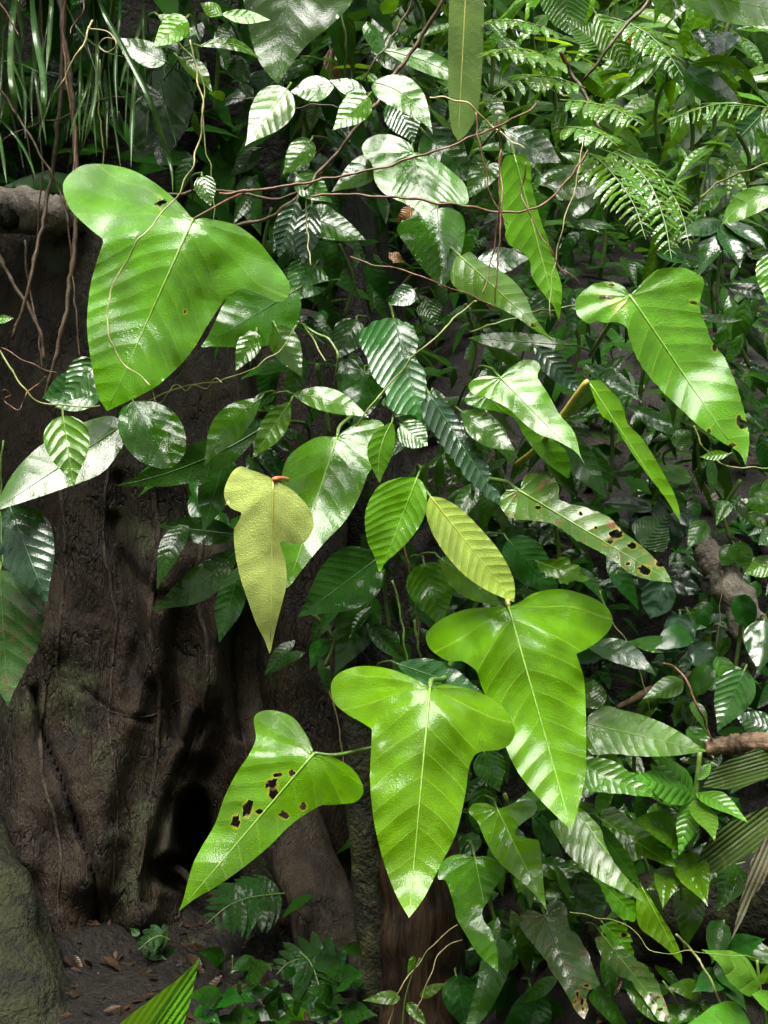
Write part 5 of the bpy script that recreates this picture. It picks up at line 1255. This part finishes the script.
# ------------------------------------------------------------------ leafy shrubs that fill the bank behind
SH = [
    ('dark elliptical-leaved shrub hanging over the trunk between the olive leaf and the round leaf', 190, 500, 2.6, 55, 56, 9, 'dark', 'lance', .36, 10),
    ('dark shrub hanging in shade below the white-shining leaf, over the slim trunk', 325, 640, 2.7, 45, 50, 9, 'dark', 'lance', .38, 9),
    ('green shrub right of the torn leaf, above the crinkled sapling', 640, 770, 2.55, 50, 42, 16, 'mid', 'lance', .36, 8),
    ('leafy shrub on the bank below the wet dark leaves at right', 690, 700, 2.7, 50, 36, 14, 'mid', 'ovate', .48, 7),
    ('leafy shrub filling the shade right of the folded hanging leaf', 700, 440, 2.8, 55, 42, 16, 'mid', 'lance', .36, 8),
    ('leafy shrub behind the holed lime leaf shoulder, right edge', 750, 340, 2.7, 45, 42, 16, 'mid', 'lance', .36, 8),
    ('yellow-green shrub lit from above between the hanging fronds and the right edge', 700, 230, 2.8, 55, 46, 16, 'green', 'lance', .3, 8),
    ('bright shrub at the top edge right of the feathery fronds', 690, 20, 2.9, 60, 50, 18, 'lime', 'lance', .3, 8),
    ('bright ragged shrub behind the speckled strap', 490, 60, 2.8, 55, 46, 16, 'green', 'lance', .33, 8),
    ('green shrub around the big leaf at the top edge, left of centre', 330, 60, 2.65, 70, 46, 18, 'mid', 'ovate', .45, 8),
    ('leafy dim shrub between the dead stems and the dim broad leaf at upper left', 90, 90, 2.9, 60, 46, 14, 'dark', 'lance', .32, 8),
    ('green shrub right above the glossy leaf crossed by the twig', 400, 90, 2.7, 60, 44, 16, 'green', 'lance', .38, 8),
    ('shrub just behind the hanging light wavy leaf', 530, 210, 2.65, 60, 46, 16, 'mid', 'lance', .35, 8),
    ('bright shrub under the lobed grey-green leaf, upper right', 690, 130, 2.75, 60, 46, 18, 'lime', 'lance', .3, 8),
    ('bright shrub left of the slanting branch, upper right', 540, 40, 2.85, 55, 46, 16, 'lime', 'lance', .33, 8),
    ('green shrub in front of the right edge, above the cut-off leaf', 740, 160, 2.6, 45, 48, 14, 'green', 'lance', .3, 8),
    ('shrub of medium leaves under the stained lime leaf at right', 650, 400, 2.75, 60, 44, 16, 'mid', 'lance', .36, 8),
    ('small shrub on the bank right of the holed lime tip', 730, 510, 2.8, 50, 38, 14, 'mid', 'ovate', .5, 7),
    ('leafy shrub crowding the bottom edge between the rusty-tipped and the lacy leaf', 610, 1000, 2.4, 60, 46, 16, 'mid', 'lance', .34, 8),
    ('bright shrub low at the right, between the two oval-leaved saplings', 640, 870, 2.5, 60, 44, 16, 'green', 'lance', .38, 8),
    ('shrub just behind the two-lobed leaf at bottom centre', 500, 900, 2.5, 60, 46, 16, 'mid', 'lance', .36, 8),
    ('wet shrub below the largest upper-left leaf lobe on the right', 280, 330, 2.6, 55, 44, 14, 'dark', 'ovate', .45, 8),
    ('shrub of glossy leaves between the white-ribbed leaf and the shiny pointed one', 440, 430, 2.55, 50, 42, 16, 'mid', 'lance', .38, 9),
    ('low dark plants at the foot of the palm fronds, bottom right', 720, 960, 2.5, 50, 40, 16, 'mid', 'ovate', .5, 4),
    # label, px, py, depth, spread px, leaf px, n, material, kind, ratio, nv
    ('dim broad-leaved shrub at the top edge, above the dead stems', 110, 30, 3.1, 60, 60, 12, 'dark', 'ovate', .45, 8),
    ('dark shrub filling the gap between the woody branch and the big top leaf', 300, 120, 2.9, 70, 50, 18, 'dark', 'ovate', .45, 8),
    ('small-leaved green shrub around the small lime leaves at upper left', 215, 75, 2.7, 60, 36, 18, 'mid', 'lance', .4, 8),
    ('dark glossy shrub under the crossing twigs, left of top centre', 270, 250, 2.75, 70, 46, 16, 'dark', 'lance', .35, 9),
    ('dark shrub in the hollow under the darker glossy leaf at centre', 345, 280, 2.85, 60, 46, 12, 'dark', 'ovate', .45, 8),
    ('bushy green shrub at the top edge, behind the long branch', 420, 20, 3.0, 70, 56, 18, 'mid', 'lance', .35, 9),
    ('lime-leaved shrub showing bright behind the feathery fronds', 560, 110, 3.1, 60, 56, 18, 'lime', 'lance', .35, 9),
    ('bright backlit shrub at the top edge, right of centre', 620, 20, 3.5, 80, 60, 20, 'lime', 'lance', .32, 9),
    ('tall green shrub in the top right corner', 720, 60, 3.2, 80, 66, 20, 'green', 'lance', .3, 9),
    ('green shrub under the top right strap leaf', 660, 110, 2.9, 70, 52, 20, 'lime', 'lance', .32, 9),
    ('dark shrub at the right edge beside the palmate seedling', 745, 200, 2.9, 60, 54, 16, 'lime', 'lance', .33, 9),
    ('dark glossy shrub behind the hanging feathery fronds', 600, 230, 2.8, 80, 54, 22, 'dark', 'lance', .33, 9),
    ('dim shrub right of the hanging feathery fronds', 715, 290, 2.9, 70, 48, 20, 'dark', 'lance', .36, 8),
    ('dark shrub behind the stained lime leaf at right', 680, 350, 2.9, 80, 48, 20, 'dark', 'lance', .34, 8),
    ('dark-leaved shrub between the light wavy leaf and the tattered leaf', 570, 340, 2.75, 70, 60, 18, 'dark', 'lance', .28, 10),
    ('dim shrub right of the white-ribbed broad leaf', 470, 340, 2.7, 60, 46, 16, 'mid', 'lance', .38, 9),
    ('dark shrub in the shade behind the folded hanging leaf', 610, 450, 2.9, 70, 52, 16, 'dark', 'lance', .34, 8),
    ('black-green low shrub in the deep shade at the right', 650, 550, 2.95, 60, 40, 14, 'ribdark', 'round', .7, 3),
    ('dark shrub low in shade behind the pale ribbed leaf', 480, 620, 2.75, 60, 46, 14, 'dark', 'lance', .36, 8),
    ('dim shrub in shade behind the tattered holed leaf', 560, 540, 2.8, 60, 46, 14, 'dark', 'lance', .36, 8),
    ('dark shrub under the shining leaves at bottom right of centre', 560, 950, 2.55, 80, 60, 18, 'dark', 'lance', .36, 8),
    ('dim shrub at the bottom edge left of the corner plant', 660, 990, 2.55, 60, 46, 14, 'mid', 'lance', .34, 8),
    ('dark shrub in shade below the two big bright leaves', 510, 830, 2.55, 60, 50, 14, 'dark', 'ovate', .42, 8),
    ('dim leafy shrub behind the glossy pointed leaf, lower right', 610, 800, 2.6, 60, 46, 14, 'mid', 'lance', .36, 8),
    ('low creeping shrub on the soil at the right edge', 735, 640, 2.75, 50, 30, 14, 'dark', 'round', .7, 3),
    ('dark leaves massed behind the white-shining leaf, left of centre', 330, 400, 2.6, 60, 52, 14, 'dark', 'ovate', .42, 8),
    ('dim shrub above the trunk, left of the olive leaf', 215, 460, 2.75, 60, 48, 10, 'dark', 'lance', .34, 9),
    ('dark shrub in shade between the centre oval leaf and the lowest big leaf', 390, 600, 2.7, 50, 46, 12, 'dark', 'lance', .36, 8),
    ('shrub behind the glossy pointed leaf right of centre', 505, 460, 2.65, 55, 46, 14, 'mid', 'lance', .36, 9),
    ('shrub with dark leaves at the right edge in the middle of the picture', 745, 420, 2.95, 50, 46, 14, 'dark', 'lance', .36, 8),
]
for label, px, py, d, sp, lp, n_, mat, kind, ratio, nv in SH:
    base = P(px, py + sp * .6, d + .12)
    rt = thing('understory_shrub', label, 'shrub', base, 'leafy shrubs filling the bank')
    tube('stem', crom([base, P(px + random.uniform(-10, 10), py, d + .1), P(px + random.uniform(-15, 15), py - sp * .6, d + .05)], 6), 2.2 * d / 1024, M['petiole'], rt, 7)
    for _ in range(n_):
        an = random.uniform(0, 6.283)
        rr = sp * math.sqrt(random.random())
        p = P(px + rr * math.cos(an), py + rr * math.sin(an) * .9 - sp * .2, d + random.uniform(-.16, .16))
        dr = Vector((math.cos(an) * .8 + random.uniform(-.4, .4), random.uniform(-.7, .1), random.uniform(-1, .15)))
        up = Vector((random.uniform(-.4, .4), random.uniform(-.9, -.2), random.uniform(.4, 1)))
        put_leaf(rt, base, p, dr, up, lp * d / 1024 * random.uniform(.7, 1.25), mat, kind, ratio, nv)

# ------------------------------------------------------------------ the uncountable foliage on the bank, and masses added out of view to block light
def mass(name, n_, sampler, mat, lmin, lmax):
    v, f, ph, tt, ss = [], [], [], [], []
    for _ in range(n_):
        p, out = sampler()
        L = random.uniform(lmin, lmax)
        W = L * random.uniform(.25, .45)
        x = Vector((random.uniform(-1, 1), random.uniform(-.8, .2), random.uniform(-1.2, .3))).normalized()
        up = (out + Vector((random.uniform(-.6, .6), random.uniform(-.6, .6), random.uniform(-.3, .6)))).normalized()
        y = up.cross(x).normalized()
        z = x.cross(y)
        o = len(v)
        prof = ((0, .04), (.2, .38), (.45, .5), (.72, .3), (1, .0))
        for s, h in prof:
            for k in (-1, 0, 1):
                v.append(p + x * (s * L) + y * (k * h * W) + z * (abs(k) * h * W * .25 - .18 * L * s * s))
                ph.append(phase(s, abs(k * h * W / L), 8, lobed=False))
                tt.append(k * h * W / L)
                ss.append(s)
        for i in range(4):
            for k in range(2):
                f.append((o + i * 3 + k, o + i * 3 + 3 + k, o + i * 3 + 4 + k, o + i * 3 + 1 + k))
    me = mesh(name, v, f)
    attr(me, 'ph', ph)
    attr(me, 'tt', tt)
    attr(me, 'ss', ss)
    o = mobj(name, me, M[mat])
    o['kind'] = 'stuff'
    return o

def bank_pt():
    while True:
        x = random.uniform(-2.6, 3.6)
        y = random.uniform(2.9, 7.5)
        if x < -0.25 and y < 4.1:
            continue
        z = ground_z(x, y)
        if z < 0.35 and random.random() < .85:
            continue
        if x > .5 and z < 1.15 and random.random() < .6:
            continue
        return Vector((x, y - random.uniform(0, .18), z + random.uniform(0.0, .28))), Vector((0, -.6, .8))
def left_pt():
    x = random.uniform(-2.4, -0.2)
    y = random.uniform(3.95, 4.5)
    return Vector((x, y - random.uniform(.05, .3), ground_z(x, y) + random.uniform(-.1, .3))), Vector((0, -.8, .5))
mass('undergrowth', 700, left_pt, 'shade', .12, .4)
def right_pt():
    x = random.uniform(.15, 2.0)
    y = random.uniform(2.65, 3.7)
    return Vector((x, y - random.uniform(0, .1), ground_z(x, y) + random.uniform(0.0, .1))), Vector((0, -.7, .7))
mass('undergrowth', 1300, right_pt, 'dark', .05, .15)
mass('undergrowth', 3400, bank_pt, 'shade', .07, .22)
def high_pt():
    x = random.uniform(-3.5, 5)
    y = random.uniform(5.2, 9.5)
    return Vector((x, y, ground_z(x, y) + random.uniform(0, 2.2) ** 1.0)), Vector((0, -.7, .7))
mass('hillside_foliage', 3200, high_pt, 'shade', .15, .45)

def over_pt():
    """unseen foliage added above the frame to shade the trunk and bank"""
    while True:
        x = random.uniform(-5, 5)
        y = random.uniform(2.45, 6.2)
        if x > .5 + .3 * math.sin(y * 3) and y > 2.7 and random.random() < .93:
            continue
        return Vector((x, y, max(2.85, 1.35 + .56 * y) + random.uniform(0, .5) + .12 * (y - 2.4))), Vector((0, -.1, 1))
def shade_eave_pt():
    x = random.uniform(-3.4, -0.3)
    return Vector((x, random.uniform(2.25, 3.4), random.uniform(2.9, 3.3))), Vector((0, -.1, 1))
mass('added_shade_foliage', 80, shade_eave_pt, 'shade', .25, .5)  # leaf mass out of view, added to shade the trunk at left
mass('added_shade_foliage', 1500, over_pt, 'shade', .25, .55)  # unseen overhead leaves, added to keep sun and sky off the bank
def ring_pt():
    a_ = random.uniform(0, 2 * math.pi)
    r_ = random.uniform(9.5, 13)
    x, y = r_ * math.sin(a_), r_ * math.cos(a_)
    return Vector((x, y, ground_z(x, y) + random.uniform(0, 1) ** .8 * (13 if y < 2 else 9))), Vector((-x, -y, 6)).normalized()
mass('sky_block_forest', 5200, ring_pt, 'forest', .7, 1.7)  # tree ring, mostly out of view, added to leave only overhead sky open
def back_pt():
    x = random.uniform(-6, 8)
    y = random.uniform(8.5, 10)
    return Vector((x, y, ground_z(x, y) + random.uniform(-.3, 4.5))), Vector((0, -.8, .5))
mass('hillside_foliage', 1800, back_pt, 'forest', .4, 1.0)
def litter_pt():
    while True:
        x = random.uniform(-2.2, 2.2)
        y = random.uniform(2.1, 4.2)
        if (x < -.2 and y < 3.9) or x > .35:
            return Vector((x, y, ground_z(x, y) + random.uniform(.0, .02))), Vector((0, -.35, 1))
mass('leaf_litter', 900, litter_pt, 'litterleaf', .03, .10)
def crumb_pt():
    x = random.uniform(-1.5, -.1)
    y = random.uniform(2.3, 3.6)
    return Vector((x, y, ground_z(x, y) + random.uniform(.0, .012))), Vector((0, -.2, 1))
mass('leaf_litter', 900, crumb_pt, 'litterleaf', .012, .05)
